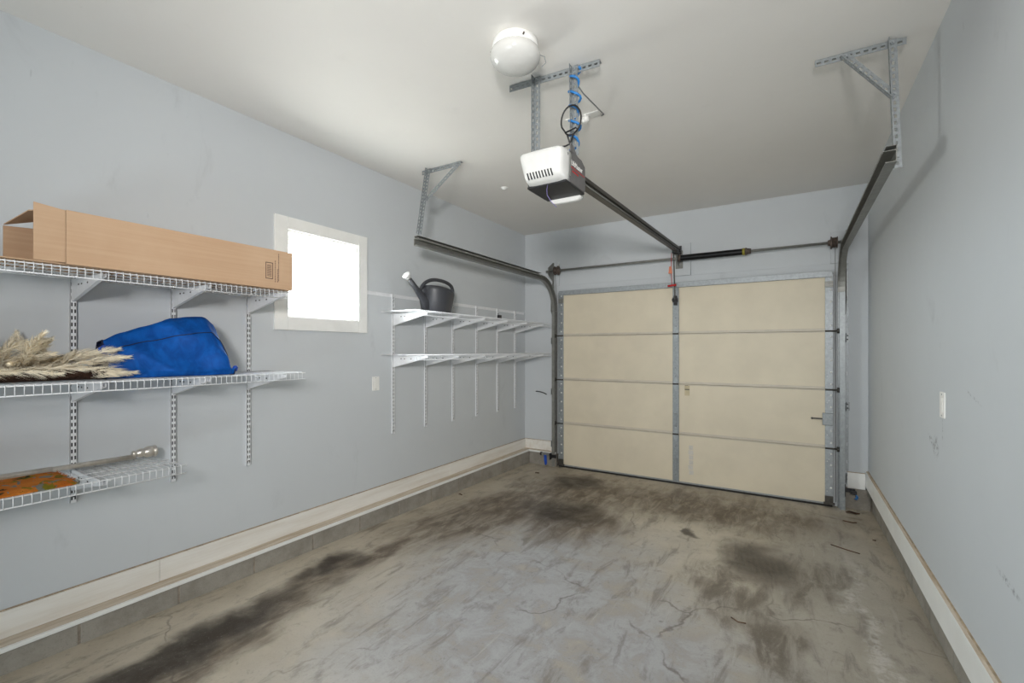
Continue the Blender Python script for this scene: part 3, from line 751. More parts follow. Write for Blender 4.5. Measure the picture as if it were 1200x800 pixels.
# opener hanger
h = thing('opener_hanger', (-1.08, 2.18, ZC), 'perforated steel bar and straps hanging the door opener from the ceiling', 'hanger bracket')
perf_angle((-1.345, 2.160, ZC - 0.0026), (-0.832, 2.200, ZC - 0.0026), (0, 1, 0), (0, 0, -1), 0.036, 'ceiling_angle', h)
perf_angle((-1.190, 2.166, ZC - 0.004), (-1.190, 2.166, 2.440), (1, 0, 0), (0, -1, 0), 0.036, 'strap', h)
perf_angle((-0.978, 2.183, ZC - 0.004), (-0.972, 2.183, 2.432), (1, 0, 0), (0, -1, 0), 0.034, 'strap', h)
for p in ((-1.172, 2.164, ZC - 0.02), (-0.962, 2.181, ZC - 0.02), (-1.172, 2.164, 2.452), (-0.957, 2.181, 2.452)): bolt(h, p, (0, -1, 0))
# cables around the right strap
def coil(cx, cy, z0, z1, turns, r, rr, mat, name, label, cat, extra=()):
    pts = []
    n = int(turns * 14)
    for k in range(n + 1):
        a = 2 * math.pi * turns * k / n
        w = 1 + 0.25 * math.sin(k * 0.7)
        pts.append((cx + r * w * math.cos(a), cy + r * w * math.sin(a), z0 + (z1 - z0) * k / n))
    return tag(MB().tube(list(extra) + pts, rr, 7).build(name, mat), label, cat)
coil(-0.960, 2.178, 2.885, 2.46, 5.6, 0.026, 0.0062, 'blue_cable', 'blue_cable', 'blue cable wound around the strap of the door opener', 'cable')
pts = []
for k in range(25):
    a = R(200) - R(330) * k / 24
    pts.append((-0.962 + 0.055 * math.cos(a), 2.140, 2.600 + 0.075 * math.sin(a)))
pts += [(-0.935, 2.14, 2.555), (-0.925, 2.14, 2.545), (-0.945, 2.12, 2.51), (-0.958, 2.12, 2.47), (-0.975, 2.10, 2.455), (-1.01, 2.09, 2.452), (-1.03, 2.09, 2.440)]
tag(MB().tube([(-0.968, 2.15, 2.47), (-0.985, 2.145, 2.53)] + pts, 0.0042, 7).build('power_cord', 'black'), 'black looped power cord above the door opener', 'cord')
tag(MB().tube([(-0.985, 2.155, 2.458), (-1.04, 2.10, 2.468), (-1.10, 2.08, 2.462), (-1.135, 2.08, 2.450), (-1.140, 2.09, 2.441)], 0.0028, 6).build('signal_wire', 'grey_cable'), 'thin grey wire lying across the top of the door opener', 'wire')
# ceiling outlet behind the strap with a grey wire up to it
co = thing('ceiling_outlet', (-1.11, 2.69, ZC), 'small white outlet on the ceiling behind the blue cable', 'outlet')
MB().box(-1.24, -1.02, 2.665, 2.725, ZC - 0.006, ZC).build('cover_plate', 'plate', co, bevel=0.003)
MB().lathe([(0.026, 0), (0.024, 0.028), (0.012, 0.036)], (-1.113, 2.695, ZC - 0.006), (0, 0, -1), 14).build('plug', 'plate', co)
tag(MB().tube([(-0.958, 2.185, 2.812), (-0.97, 2.33, 2.825), (-0.985, 2.52, 2.86), (-1.0, 2.72, 2.895), (-1.02, 2.73, 2.897)], 0.0035, 6).build('grey_cable', 'grey_cable'), 'grey wire slanting from the wrapped strap to the ceiling', 'wire')

# ================================================================== CEILING LIGHT, CEILING PLUG
cl = thing('ceiling_light', (-1.13, 1.86, ZC), 'unlit white glass globe light on the ceiling', 'ceiling light')
lc = (-1.135, 1.875, ZC)
MB().lathe([(0.100, 0), (0.108, 0.003), (0.112, 0.030), (0.108, 0.038), (0.095, 0.040)], lc, (0, 0, -1), 40).build('base_ring', 'white', cl)
prof = [(0.098, 0.034), (0.108, 0.042)]
for k in range(0, 15):
    a = R(-18) + R(108) * k / 14
    prof.append((0.121 * math.cos(a) , 0.068 + 0.066 * math.sin(a)))
prof[-1] = (0.0, prof[-1][1])
MB().lathe(prof, lc, (0, 0, -1), 40).build('glass_globe', 'glass_globe', cl)
for a in (200, 320, 80): MB().lathe([(0.004, 0), (0.004, 0.012), (0.0001, 0.013)], (lc[0] + 0.111 * math.cos(R(a)), lc[1] + 0.111 * math.sin(R(a)), ZC - 0.030), (math.cos(R(a)), math.sin(R(a)), 0), 8).build('retaining_screw', 'rust', cl)
MB().tube([(lc[0] + 0.095, lc[1] + 0.055, ZC - 0.055), (lc[0] + 0.122, lc[1] + 0.07, ZC - 0.07), (lc[0] + 0.128, lc[1] + 0.072, ZC - 0.10), (lc[0] + 0.112, lc[1] + 0.06, ZC - 0.12)], 0.0018, 6).build('wire_loop', 'galv', cl)
dp = thing('ceiling_plug', (-2.235, 3.50, ZC), 'small round white plug in the ceiling beyond the door opener', 'ceiling plug')
MB().lathe([(0.034, 0), (0.032, 0.006), (0.022, 0.009)], (-2.235, 3.50, ZC), (0, 0, -1), 20).build('disc', 'white', dp)
MB().lathe([(0.018, 0.009), (0.014, 0.016), (0.0001, 0.017)], (-2.235, 3.50, ZC), (0, 0, -1), 16).build('centre_button', 'plate', dp)

# ================================================================== WALL SHELVING
def standard(y, z0, z1, decks, label, group):
    t = thing('shelf_standard', (XL, y, z0), label, 'shelf standard', group)
    x1 = XL + 0.016; hw = 0.0125; m = MB()
    m.box(XL + 0.001, x1, y - hw, y - hw + 0.0018, z0, z1).box(XL + 0.001, x1, y + hw - 0.0018, y + hw, z0, z1)
    # slotted face: two slot columns
    def bars(a, b): m.box(x1 - 0.0018, x1, y + a, y + b, z0, z1)
    bars(-hw, -0.0088); bars(-0.0030, 0.0030); bars(0.0088, hw)
    z = z0; pitch = 0.0318
    while z < z1 - 0.005:
        for a, b in ((-0.0088, -0.0030), (0.0030, 0.0088)):
            m.box(x1 - 0.0018, x1, y + a, y + b, z, min(z + 0.014, z1))
        z += pitch
    m.build('slotted_channel', 'shelf', t)
    MB().box(XL + 0.0085, XL + 0.0095, y - hw + 0.002, y + hw - 0.002, z0 + 0.004, z1 - 0.004).build('slot_shade', 'black', t)  # black strip behind the slots stands in for the shade inside the channel
    for zz in (z1 - 0.05, (z0 + z1) / 2, z0 + 0.03):
        MB().lathe([(0.0038, 0), (0.003, 0.002), (0.0001, 0.0025)], (x1, y, zz), (1, 0, 0), 8).build('screw', 'dark_metal', t)
    for dz in decks:
        top = dz - 0.0085
        poly = [(0.0, 0.0), (0.385, -0.004), (0.385, -0.020), (0.0, -0.105), (-0.006, -0.105), (-0.006, 0.0)]
        b = MB()
        b.prism(poly, (x1 + 0.001, y, top), X_, Z_, Y_, -0.0065, -0.0050).prism(poly, (x1 + 0.001, y, top), X_, Z_, Y_, 0.0050, 0.0065)
        b.bar((x1 + 0.001, y, top - 0.105), (x1 + 0.386, y, top - 0.020), Y_, Z_, -0.0065, 0.0065, -0.0008, 0.0008)
        br_ = b.build('bracket', 'shelf', t)
        q = MB()
        for xx in (0.085, 0.125, 0.20):
            q.box(x1 + xx, x1 + xx + 0.014, y - 0.0070, y - 0.0064, top - 0.034, top - 0.027).box(x1 + xx, x1 + xx + 0.014, y + 0.0064, y + 0.0070, top - 0.034, top - 0.027)
        q.build('bracket_slots', 'dark_metal', br_)
    return t
def wire_shelf(y0, y1, dz, label, group):
    """dz = top of the deck wires"""
    t = thing('wire_shelf', (XL + 0.02, y0, dz - 0.005), label, 'wire shelf', group)
    xb, xf = XL + 0.022, XL + 0.414
    rw, rl_, lip = 0.0017, 0.0030, 0.042
    zc = dz - rw
    for nm, x, z in (('back_rail', xb, zc - 0.0046), ('middle_rail', (xb + xf) / 2, zc - 0.0046), ('front_rail', xf - 0.004, zc - 0.0046), ('lip_rail', xf - 0.002, zc - lip), ('deck_rail', xb + 0.29, zc - 0.0046)):
        MB().tube([(x, y0, z), (x, y1, z)], rl_, 7).build(nm, 'shelf', t)
    n = int((y1 - y0 - 0.008) / 0.0254)
    y = y0 + 0.004
    pts = [(xb, y, zc), (xf - 0.004, y, zc), (xf - 0.0008, y, zc - 0.0014), (xf + 0.001, y, zc - 0.005), (xf + 0.001, y, zc - lip)]
    w = MB().tube(pts, rw, 5).build('cross_wire', 'shelf', t)
    for k in range(1, n + 1): copy_part(w, t, (0, k * 0.0254, 0))
    for yy in (y0 + 0.3, y1 - 0.3):
        MB().box(xf - 0.03, xf - 0.008, yy, yy + 0.012, zc - 0.013, zc - 0.008).build('clip', 'shelf', t)
    return t
ZU, ZM, ZLW = 1.770, 1.293, 0.870
g = 'white wire shelves on the left wall'
wire_shelf(-0.13, 1.700, ZU, 'upper white wire shelf carrying the long cardboard box', g)
wire_shelf(-0.13, 1.700, ZM, 'middle white wire shelf carrying the blue bag', g)
wire_shelf(-0.16, 1.062, ZLW, 'lowest short white wire shelf carrying the curtain rod', g)
g = 'white wire shelves in the far corner'
ZRU, ZRM = 1.748, 1.390
wire_shelf(2.655, 5.005, ZRU, 'upper long white wire shelf with the watering can', g)
wire_shelf(2.655, 5.005, ZRM, 'lower long empty white wire shelf below the watering can', g)
g = 'slotted standards left of the window'
for y, dk, lb in ((0.345, (ZU, ZM, ZLW), 'white slotted standard at the left edge of the shelves'),
                  (0.753, (ZU, ZM, ZLW), 'white slotted standard behind the pampas plumes'),
                  (1.166, (ZU, ZM), 'white slotted standard behind the blue bag'),
                  (1.575, (ZU, ZM), 'white slotted standard right of the blue bag, nearest the window')):
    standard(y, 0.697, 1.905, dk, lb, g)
g = 'slotted standards right of the window'
for k, (y, od) in enumerate(zip((2.803, 3.210, 3.615, 4.022, 4.435, 4.830), ('first', 'second', 'third', 'fourth', 'fifth', 'sixth'))):
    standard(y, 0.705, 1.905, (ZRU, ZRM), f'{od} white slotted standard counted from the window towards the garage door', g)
hr = thing('hang_rail', (XL, 3.7, 1.88), 'thin white horizontal rail fixed behind the far shelf standards', 'rail')
MB().box(XL, XL + 0.0008, 2.52, 5.06, 1.878, 1.905).box(XL, XL + 0.010, 2.52, 5.06, 1.903, 1.906).build('rail_strip', 'shelf', hr)

# ================================================================== THINGS ON THE LEFT SHELVES
# ---- long open cardboard box
bx = thing('cardboard_box', (-2.64, 1.1, ZU + 0.001), 'long open brown cardboard box on the upper shelf', 'box')
x0, x1, y0, y1, z0, z1, th = -2.800, -2.497, 0.622, 1.602, ZU + 0.002, ZU + 0.222, 0.004
m = MB().box(x1 - th, x1, y0, y1, z0, z1).box(x0, x0 + th, y0, y1, z0, z1).box(x0, x1, y0, y1, z0, z0 + th).box(x0 + th, x1 - th, y0, y1, z1 - th, z1).box(x0, x1, y1 - th, y1, z0, z1)
body = m.build('body', 'cardboard', bx, bevel=0.004)
# flaps at the open left end
MB().hexa([(x1 + 0.004, y0 - 0.094, z0 + 0.005), (x1 + 0.004 - th, y0 - 0.094, z0 + 0.005), (x1 - th, y0 - 0.002, z0 + 0.006), (x1, y0 - 0.002, z0 + 0.006),
           (x1 + 0.006, y0 - 0.094, z1 + 0.006), (x1 + 0.006 - th, y0 - 0.094, z1 + 0.006), (x1 - th, y0 - 0.002, z1 - 0.004), (x1, y0 - 0.002, z1 - 0.004)]).build('flap', 'cardboard', bx)
MB().hexa([(x0 - 0.004, y0 - 0.118, z0 + 0.004), (x0 - 0.004 + th, y0 - 0.118, z0 + 0.004), (x0 + th, y0 - 0.002, z0 + 0.004), (x0, y0 - 0.002, z0 + 0.004),
           (x0 - 0.004, y0 - 0.118, z1 - 0.048), (x0 - 0.004 + th, y0 - 0.118, z1 - 0.048), (x0 + th, y0 - 0.002, z1 - 0.040), (x0, y0 - 0.002, z1 - 0.040)]).build('flap', 'cardboard', bx)
MB().hexa([(x0 + 0.006, y0 - 0.118, z1 - 0.046), (x1 - 0.008, y0 - 0.105, z1 - 0.030), (x1 - 0.008, y0 - 0.002, z1 - 0.004), (x0 + 0.006, y0 - 0.002, z1 - 0.004),
           (x0 + 0.006, y0 - 0.118, z1 - 0.042), (x1 - 0.008, y0 - 0.105, z1 - 0.026), (x1 - 0.008, y0 - 0.002, z1), (x0 + 0.006, y0 - 0.002, z1)]).build('flap', 'cardboard', bx)
MB().box(x0 + 0.004, x1 - 0.012, y0 - 0.20, y0 - 0.002, z0 - 0.0005, z0 + 0.003).build('flap', 'cardboard', bx)
# printed mark near the right end
px, py0, pz0, pw, ph = x1 + 0.0004, 1.440, ZU + 0.055, 0.042, 0.092
q = MB()
def ink(a, b, c, d): q.box(px - 0.0004, px + 0.0003, a, b, c, d)
ink(py0, py0 + pw, pz0, pz0 + 0.004); ink(py0, py0 + pw, pz0 + ph - 0.004, pz0 + ph); ink(py0, py0 + 0.003, pz0, pz0 + ph); ink(py0 + pw - 0.003, py0 + pw, pz0, pz0 + ph)
for row, n in ((0.054, 11), (0.068, 7), (0.074, 13)):
    zz = pz0 - 0.016 + random.uniform(0, .01)
    for k in range(n):
        l = random.uniform(0.005, 0.012); ink(py0 + row, py0 + row + 0.003, zz, zz + l); zz += l + 0.0035
q.build('printed_mark', 'card_ink', bx)
q = MB()
for k in range(9): ink(py0 + 0.008, py0 + pw - 0.008, pz0 + 0.014 + k * 0.0075, pz0 + 0.018 + k * 0.0075)
q.build('printed_bars', 'card_ink_soft', bx)

# ---- blue bag lying on the middle shelf
bag = thing('shopping_bag', (-2.68, 1.05, ZM), 'crumpled bright blue woven plastic shopping bag', 'bag')
def interp(tab, t):
    for (a, va), (b, vb) in zip(tab, tab[1:]):
        if t <= b:
            f = (t - a) / (b - a); f = f * f * (3 - 2 * f) * 0.4 + f * 0.6
            return va + (vb - va) * f
    return tab[-1][1]
top = [(0.790, 1.470), (0.86, 1.503), (0.95, 1.540), (1.06, 1.582), (1.13, 1.596), (1.205, 1.602), (1.250, 1.556), (1.275, 1.45), (1.300, 1.34)]
frontx = [(0.790, -2.625), (0.87, -2.600), (1.0, -2.565), (1.2, -2.550), (1.27, -2.545), (1.300, -2.560)]
ridgex = [(0.790, -2.70), (1.0, -2.69), (1.20, -2.68), (1.250, -2.645), (1.300, -2.62)]
backx = [(0.790, -2.80), (1.0, -2.86), (1.2, -2.86), (1.300, -2.80)]
rows = []
NU, NV = 46, 40
from mathutils import noise as mnoise
for i in range(NU + 1):
    y = 0.790 + (1.300 - 0.790) * i / NU
    zt, fx, rx, bxk = interp(top, y), interp(frontx, y), interp(ridgex, y), interp(backx, y)
    zb = ZM + 0.003
    shoulder = zt - (0.050 + 0.035 * min(1, max(0, (y - 0.8) / 0.3)))
    key = [(fx, zb), (fx + 0.020, zb + 0.03), (fx + 0.008, zb + (shoulder - zb) * 0.5), (fx - 0.022, shoulder), (rx, zt), (rx - 0.05, zt - 0.012), (bxk + 0.02, zb + (zt - zb) * 0.55), (bxk, zb + 0.03), (bxk + 0.01, zb), ((fx + bxk) / 2, zb)]
    ring = []
    K = len(key)
    for k in range(NV):
        t = k / NV * K; a = int(t); f = t - a
        p, q_ = key[a], key[(a + 1) % K]
        X, Z = p[0] + (q_[0] - p[0]) * f, p[1] + (q_[1] - p[1]) * f
        # creases: diagonal folds plus noise
        fold = 0.016 * (1 - 2 * abs(math.sin(y * 9 + (Z - 1.3) * 13)) ** 0.7) + 0.014 * (abs(math.sin(y * 6 - (Z - 1.3) * 21 + 1.3)) ** 0.6 - 0.5)
        nz = mnoise.noise(Vector((y * 9, Z * 10, X * 6))) * 0.020
        s = 1.0 if X > (rx - 0.02) else 0.4
        ring.append((X + (fold + nz) * s * (0.2 if Z < zb + 0.006 else 1), y + mnoise.noise(Vector((y * 7, Z * 12, 3.0))) * 0.006, max(zb, Z + nz * 0.5 * (0 if Z < zb + 0.01 else 1))))
    rows.append(ring)
m = MB().grid(rows, True, True)
L = len(rows); cen = [sum(c) / NV for c in zip(*rows[-1])]
o = len(m.v); m.v.append((cen[0], cen[1] + 0.004, cen[2]))
for k in range(NV): m.f.append(((L - 1) * NV + k, (L - 1) * NV + (k + 1) % NV, o)); m.sm.append(True)
m.build('body', 'bag', bag)
# mouth: inner fold and dark binding
mouth = rows[0]
inner = [[(p[0], p[1] + 0.001, p[2]) for p in mouth], [((p[0] + 2.71) * 0.8 - 2.71, p[1] + 0.05, (p[2] - 1.37) * 0.8 + 1.37) for p in mouth]]
mm = MB().grid(inner, True, True); mm.f.append(tuple(NV + k for k in range(NV))); mm.sm.append(False)
mm.build('mouth_lining', 'bag_trim', bag)
MB().tube(mouth, 0.0035, 6, closed=True).build('binding', 'bag_trim', bag)
MB().tube([(mouth[10][0], mouth[10][1], mouth[10][2]), (-2.61, 0.772, 1.448), (-2.60, 0.757, 1.432), (-2.605, 0.760, 1.418), (-2.615, 0.772, 1.412), (-2.63, 0.782, 1.40)], 0.006, 8).build('handle', 'blue_strap', bag)
# seam running along the shoulder and down the right side
MB().tube([(r[12][0] + 0.001, r[12][1], r[12][2] + 0.001) for r in rows[4:]], 0.0022, 5).build('seam', 'bag_trim', bag)
MB().tube([rows[-1][k] for k in range(0, 20)], 0.003, 5).build('side_seam', 'bag_trim', bag)
MB().lathe([(0.001, -0.02), (0.014, -0.008), (0.012, 0.012), (0.001, 0.018)], (-2.556, 1.306, 1.325), (0.2, 0.4, 1), 10).build('corner_tuft', 'blue_strap', bag)

# ---- brown fur mat with pampas plumes on top
fm = thing('fur_mat', (-2.68, 0.45, ZM), 'dark brown shaggy folded mat under the pampas plumes', 'mat')
rows = []
for i in range(31):
    y = 0.02 + 0.742 * i / 30
    e = 1 - max(0, (i - 27) / 3) ** 2 * 0.9
    ring = []
    for k in range(22):
        a = 2 * math.pi * k / 22
        cx, rx_, h_ = -2.69, 0.155, 0.052 * math.sqrt(max(e, 0.05))
        nz = mnoise.noise(Vector((y * 30, math.cos(a) * 6, math.sin(a) * 6))) * 0.008
        sx_ = math.copysign(abs(math.cos(a)) ** 0.6, math.cos(a)); sz_ = math.sin(a)
        ring.append((cx + (rx_ + nz) * sx_ * (0.7 + 0.3 * e), y, ZM + 0.002 + max(0, h_ * 0.5 * (1 + sz_) + nz * (1 if sz_ > -0.5 else 0))))
    rows.append(ring)
m = MB().grid(rows, True, True); m.f.append(tuple(range(22))); m.sm.append(False); m.f.append(tuple(30 * 22 + k for k in range(22))); m.sm.append(True)
m.build('folded_mat', 'fur', fm)
q = MB()
for _ in range(2600):
    y = random.uniform(0.05, 0.765); a = random.uniform(-0.3, 1.8)
    p = Vector((-2.69 + 0.156 * math.copysign(abs(math.cos(a)) ** 0.6, math.cos(a)), y, ZM + 0.028 + 0.027 * math.sin(a)))
    d = Vector((random.uniform(-.2, 1), random.uniform(-1, 1), random.uniform(-.3, .8))).normalized() * random.uniform(0.008, 0.018)
    s = Vector((0, 0.0009, 0.0006))
    e_ = p + d; e_.z = max(e_.z, ZM + 0.003)
    q.add([p - s, p + s, e_], [(0, 1, 2)])
pile = q.build('pile', 'fur', fm); pile['kind'] = 'stuff'

pam = thing('pampas_grass', (-2.68, 0.45, ZM + 0.05), 'pile of feathery cream dried pampas plumes on the middle shelf', 'dried grass')
def plume(base, direction, length, curve, fuzz, mat, nb=420):
    if nb < 420: nb = 420
    m = MB(); d = Vector(direction).normalized(); base = Vector(base); c = Vector(curve)
    pts = [base + d * length * t + c * (t * t) for t in [i / 8 for i in range(9)]]
    for p in pts: p.z = max(p.z, ZM + 0.03)
    m.tube(pts, [0.0022 * (1 - 0.08 * i) for i in range(9)], 5)
    for _ in range(nb):
        t = random.random() ** 0.8
        i = min(7, int(t * 8)); f = t * 8 - i
        p = pts[i].lerp(pts[i + 1], f); ax = (pts[i + 1] - pts[i]).normalized()
        rv = Vector((random.gauss(0, 1), random.gauss(0, 1), random.gauss(0, 1)))
        rv = (rv - ax * rv.dot(ax)).normalized()
        ln = fuzz * random.uniform(0.5, 1.1) * (0.55 + 0.9 * math.sin(math.pi * min(1, t + 0.12)))
        tip = p + ax * ln * 0.9 + rv * ln * 0.50 + Vector((0, 0, -0.08 * ln))
        mid = p + ax * ln * 0.42 + rv * ln * 0.34
        for v in (tip, mid): v.z = max(v.z, ZM + 0.012); v.x = max(v.x, -2.905)
        s = ax.cross(rv) * 0.0008
        m.add([p - s * 0.7, p + s * 0.7, mid + s * 1.2, mid - s * 1.2, tip], [(0, 1, 2, 3), (3, 2, 4)])
    return m.build('plume', mat, pam)
random.seed(5)
for k in range(34):
    y = random.uniform(0.12, 0.66); x = random.uniform(-2.80, -2.60)
    z = ZM + random.uniform(0.050, 0.085)
    dx, dy, dz_ = random.uniform(-0.3, 0.55), random.uniform(-0.5, 1.0), random.uniform(0.05, 0.42)
    ln = random.uniform(0.14, 0.24)
    if y + dy * ln > 0.78: dy = 0.3
    plume((x, y, z), (dx, dy, dz_), ln, (random.uniform(-.02, .05), random.uniform(-.03, .05), random.uniform(-0.07, 0.0)), random.uniform(0.035, 0.052), 'plume' if random.random() < 0.72 else 'plume_dark')
for (y, z, dy, dz_, ln) in ((0.47, 1.36, 0.15, 1.0, 0.135), (0.42, 1.35, -0.2, 1.0, 0.13), (0.56, 1.35, 0.15, 1.0, 0.095), (0.64, 1.34, 0.2, 0.8, 0.08), (0.36, 1.35, 0.1, 1.0, 0.12)):
    plume((-2.64, y, z), (0.1, dy, dz_), ln, (0, 0.02, 0.0), 0.030, 'plume', 170)
for (x, y, z, d, ln) in ((-2.60, 0.66, 1.36, (0.15, 1, 0.28), 0.20), (-2.58, 0.68, 1.345, (0.1, 1, -0.05), 0.19), (-2.62, 0.66, 1.38, (0.05, 1, 0.42), 0.18), (-2.57, 0.66, 1.335, (0.12, 1, -0.12), 0.17), (-2.66, 0.62, 1.37, (0.1, 1, 0.5), 0.15),
                         (-2.58, 0.30, 1.34, (0.35, 1, 0.1), 0.2), (-2.57, 0.42, 1.34, (0.3, 1, 0.05), 0.2), (-2.58, 0.52, 1.345, (0.2, 1, 0.1), 0.2)):
    plume((x, y, z), d, ln, (0.0, 0.0, -0.02), 0.046, 'plume', 240)
random.seed(23)

# ---- lowest shelf: curtain rod and orange mat
cr = thing('curtain_rod', (-2.86, 0.6, ZLW), 'brushed nickel curtain rod with turned finial on the lowest shelf', 'curtain rod')
ra, rb_ = Vector((-2.852, -0.10, ZLW + 0.016)), Vector((-2.832, 0.962, ZLW + 0.016))
MB().tube([ra, rb_], 0.0125, 14).build('pole', 'nickel', cr)
MB().tube([ra + Vector((0.0, 0, 0.0)), Vector((-2.838, 0.66, ZLW + 0.016))], 0.0145, 14).build('outer_tube', 'nickel', cr)
fin = [(0.013, 0.0), (0.016, 0.002), (0.016, 0.010), (0.013, 0.014), (0.018, 0.022), (0.022, 0.030), (0.022, 0.040), (0.019, 0.044), (0.025, 0.052), (0.0285, 0.064), (0.0275, 0.082), (0.022, 0.086), (0.0285, 0.090), (0.030, 0.096), (0.026, 0.101), (0.0001, 0.102)]
ax = (rb_ - ra).normalized()
MB().lathe(fin, (rb_.x, rb_.y - 0.012, ZLW + 0.0305), ax, 28).build('finial', 'nickel', cr)
rg = thing('orange_mat', (-2.68, 0.4, ZLW), 'folded orange patterned tufted mat on the lowest shelf', 'mat')
rows = []
for i in range(29):
    y = 0.0 + 0.668 * i / 28
    row = []
    for k in range(15):
        x = -2.815 + 0.300 * k / 14
        edge = min(1, (28 - i) / 1.0) * min(1, (14 - k) / 1.0) * min(1, k / 1.0)
        row.append((x + 0.03 * (0.668 - y) * 0.1, y + 0.004 * math.sin(x * 60), ZLW + 0.003 + (0.014 + 0.004 * mnoise.noise(Vector((x * 9, y * 9, 0)))) * (0.35 + 0.65 * edge)))
    rows.append(row)
m = MB().grid(rows)
low = [[(p[0], p[1], ZLW + 0.001) for p in r] for r in rows]
m.grid(low)
def rim(a, b): m.grid([a, b], False)
rim(rows[0], low[0]); rim(rows[-1], low[-1]); rim([r[0] for r in rows], [r[0] for r in low]); rim([r[-1] for r in rows], [r[-1] for r in low])
m.build('woven_body', 'rug', rg)
q = MB()
for k in range(800):
    if k % 3: p = Vector((-2.513 + 0.002, random.uniform(0.02, 0.668), ZLW + random.uniform(0.004, 0.014))); d = Vector((0.006, random.uniform(-.003, .003), random.uniform(-0.002, 0.004)))
    else: p = Vector((random.uniform(-2.81, -2.515), 0.667, ZLW + random.uniform(0.004, 0.014))); d = Vector((random.uniform(-.003, .003), 0.006, random.uniform(-0.002, 0.004)))
    s = Vector((0.0012, 0.0012, 0)); q.add([p - s, p + s, p + d], [(0, 1, 2)])
tf = q.build('tufted_edge', 'rug', rg); tf['kind'] = 'stuff'

# ================================================================== WATERING CAN
wc = thing('watering_can', (-2.68, 3.06, ZRU), 'charcoal plastic watering can with a pale spout rose', 'watering can')
cx, cy, cz = -2.675, 3.075, ZRU + 0.001
body = [(0.112, 0.0), (0.120, 0.004), (0.126, 0.02), (0.142, 0.10), (0.152, 0.165), (0.154, 0.182), (0.149, 0.198), (0.132, 0.212), (0.092, 0.222), (0.0, 0.226)]
ringz = MB()
rows = []
for r, h_ in body:
    row = []
    for k in range(36):
        a = 2 * math.pi * k / 36
        yy = r * 1.08 * math.cos(a)
        lift = 0.0 if h_ < 0.12 else (-yy) * 0.14 * min(1, (h_ - 0.12) / 0.06)
        row.append((cx + r * math.sin(a), cy + yy, cz + h_ + lift))
    rows.append(row)
m = MB().grid(rows, True, True); m.f.append(tuple(range(36))); m.sm.append(False)
m.build('body', 'can', wc)
sp = MB().tube([(cx, cy - 0.100, cz + 0.04), (cx, cy - 0.155, cz + 0.10), (cx, cy - 0.250, cz + 0.185), (cx, cy - 0.345, cz + 0.268)], [0.050, 0.036, 0.024, 0.017], 18).build('spout', 'can', wc)
axs = Vector((0, -0.345, 0.3)).normalized()
M['rose'] = simple('pale_grey_plastic', rgb(226, 226, 226), 0.4, var=0.03)
MB().lathe([(0.018, 0.0), (0.024, 0.012), (0.036, 0.035), (0.036, 0.041), (0.030, 0.046), (0.0, 0.047)], (cx, cy - 0.340, cz + 0.262), axs, 24).build('rose', 'rose', wc)
hp = [(-0.215, 0.170), (-0.18, 0.222), (-0.12, 0.266), (-0.03, 0.292), (0.08, 0.294), (0.165, 0.280), (0.212, 0.252), (0.226, 0.20), (0.212, 0.145), (0.185, 0.09), (0.145, 0.055)]
def smoothpath(pts, n=5):
    out = []
    P = [Vector(p) for p in pts]
    for i in range(len(P) - 1):
        a, b, c, d = P[max(i - 1, 0)], P[i], P[i + 1], P[min(i + 2, len(P) - 1)]
        for k in range(n):
            t = k / n
            out.append(0.5 * ((2 * b) + (c - a) * t + (2 * a - 5 * b + 4 * c - d) * t * t + (3 * b - a - 3 * c + d) * t ** 3))
    out.append(P[-1]); return out
MB().tube(smoothpath([(cx, cy + a, cz + b) for a, b in hp]), 0.0155, 14).build('handle', 'can', wc)

# small black clip on the upper far shelf
kc = thing('black_clip', (-2.6, 3.93, ZRU), 'small black clip on the upper far shelf', 'clip')
MB().box(-2.600, -2.570, 3.930, 3.975, ZRU + 0.001, ZRU + 0.040).build('clip_body', 'black', kc, bevel=0.004)
MB().tube([(-2.585, 3.935, ZRU + 0.038), (-2.585, 3.92, ZRU + 0.052), (-2.585, 3.945, ZRU + 0.055)], 0.0025, 6).build('clip_lever', 'black', kc)

# ================================================================== WALL PLATES, WIRES, SENSORS
def wall_plate(x, y, z, n, label):
    t = thing('light_switch', (x, y, z - 0.057), label, 'wall plate')
    xa, xb = sorted((x, x + n * 0.006)); MB().box(xa, xb, y - 0.037, y + 0.037, z - 0.058, z + 0.058).build('plate', 'plate', t, bevel=0.003)
    xa, xb = sorted((x + n * 0.006, x + n * 0.009)); pd = MB().box(xa, xb, y - 0.017, y + 0.017, z - 0.034, z + 0.034).build('paddle', 'plate', t, bevel=0.002)
    for dz in (-0.047, 0.047):
        MB().lathe([(0.0035, 0), (0.003, 0.0015), (0.0001, 0.002)], (x + n * 0.006, y, z + dz), (n, 0, 0), 8).build('screw', 'galv', t)
wall_plate(XL, 2.614, 1.148, 1, 'white wall plate under the window by the first far standard')
wall_plate(XR, 2.735, 1.180, -1, 'white rocker switch on the right wall')

sl = thing('safety_sensor', (-2.53, 5.0, 0.14), 'small grey safety sensor on a black bracket left of the door', 'sensor')
MB().box(-2.52, -2.440, 4.986, 4.994, 0.11, 0.15).box(-2.512, -2.508, 4.95, 5.04, 0.09, 0.17).build('bracket', 'black', sl, bevel=0.001)
MB().box(-2.625, -2.530, 4.955, 4.995, 0.128, 0.165).build('sensor_body', 'galv_dull', sl, bevel=0.006)
MB().lathe([(0.022, 0), (0.022, 0.02), (0.016, 0.022)], (-2.625, 4.975, 0.150), (-1, 0, 0), 14).build('lens', 'black', sl)
st_ = MB().prism([(-0.018, 0), (0.016, 0.0), (0.022, -0.05), (0.024, -0.10), (0.010, -0.125), (-0.006, -0.115), (-0.016, -0.06)], (-2.565, 4.94, 0.145), X_, Z_, Y_, 0, 0.006)
tag(st_.build('blue_strap', 'blue_strap', bevel=0.002), 'blue strap hanging from the left safety sensor', 'strap')
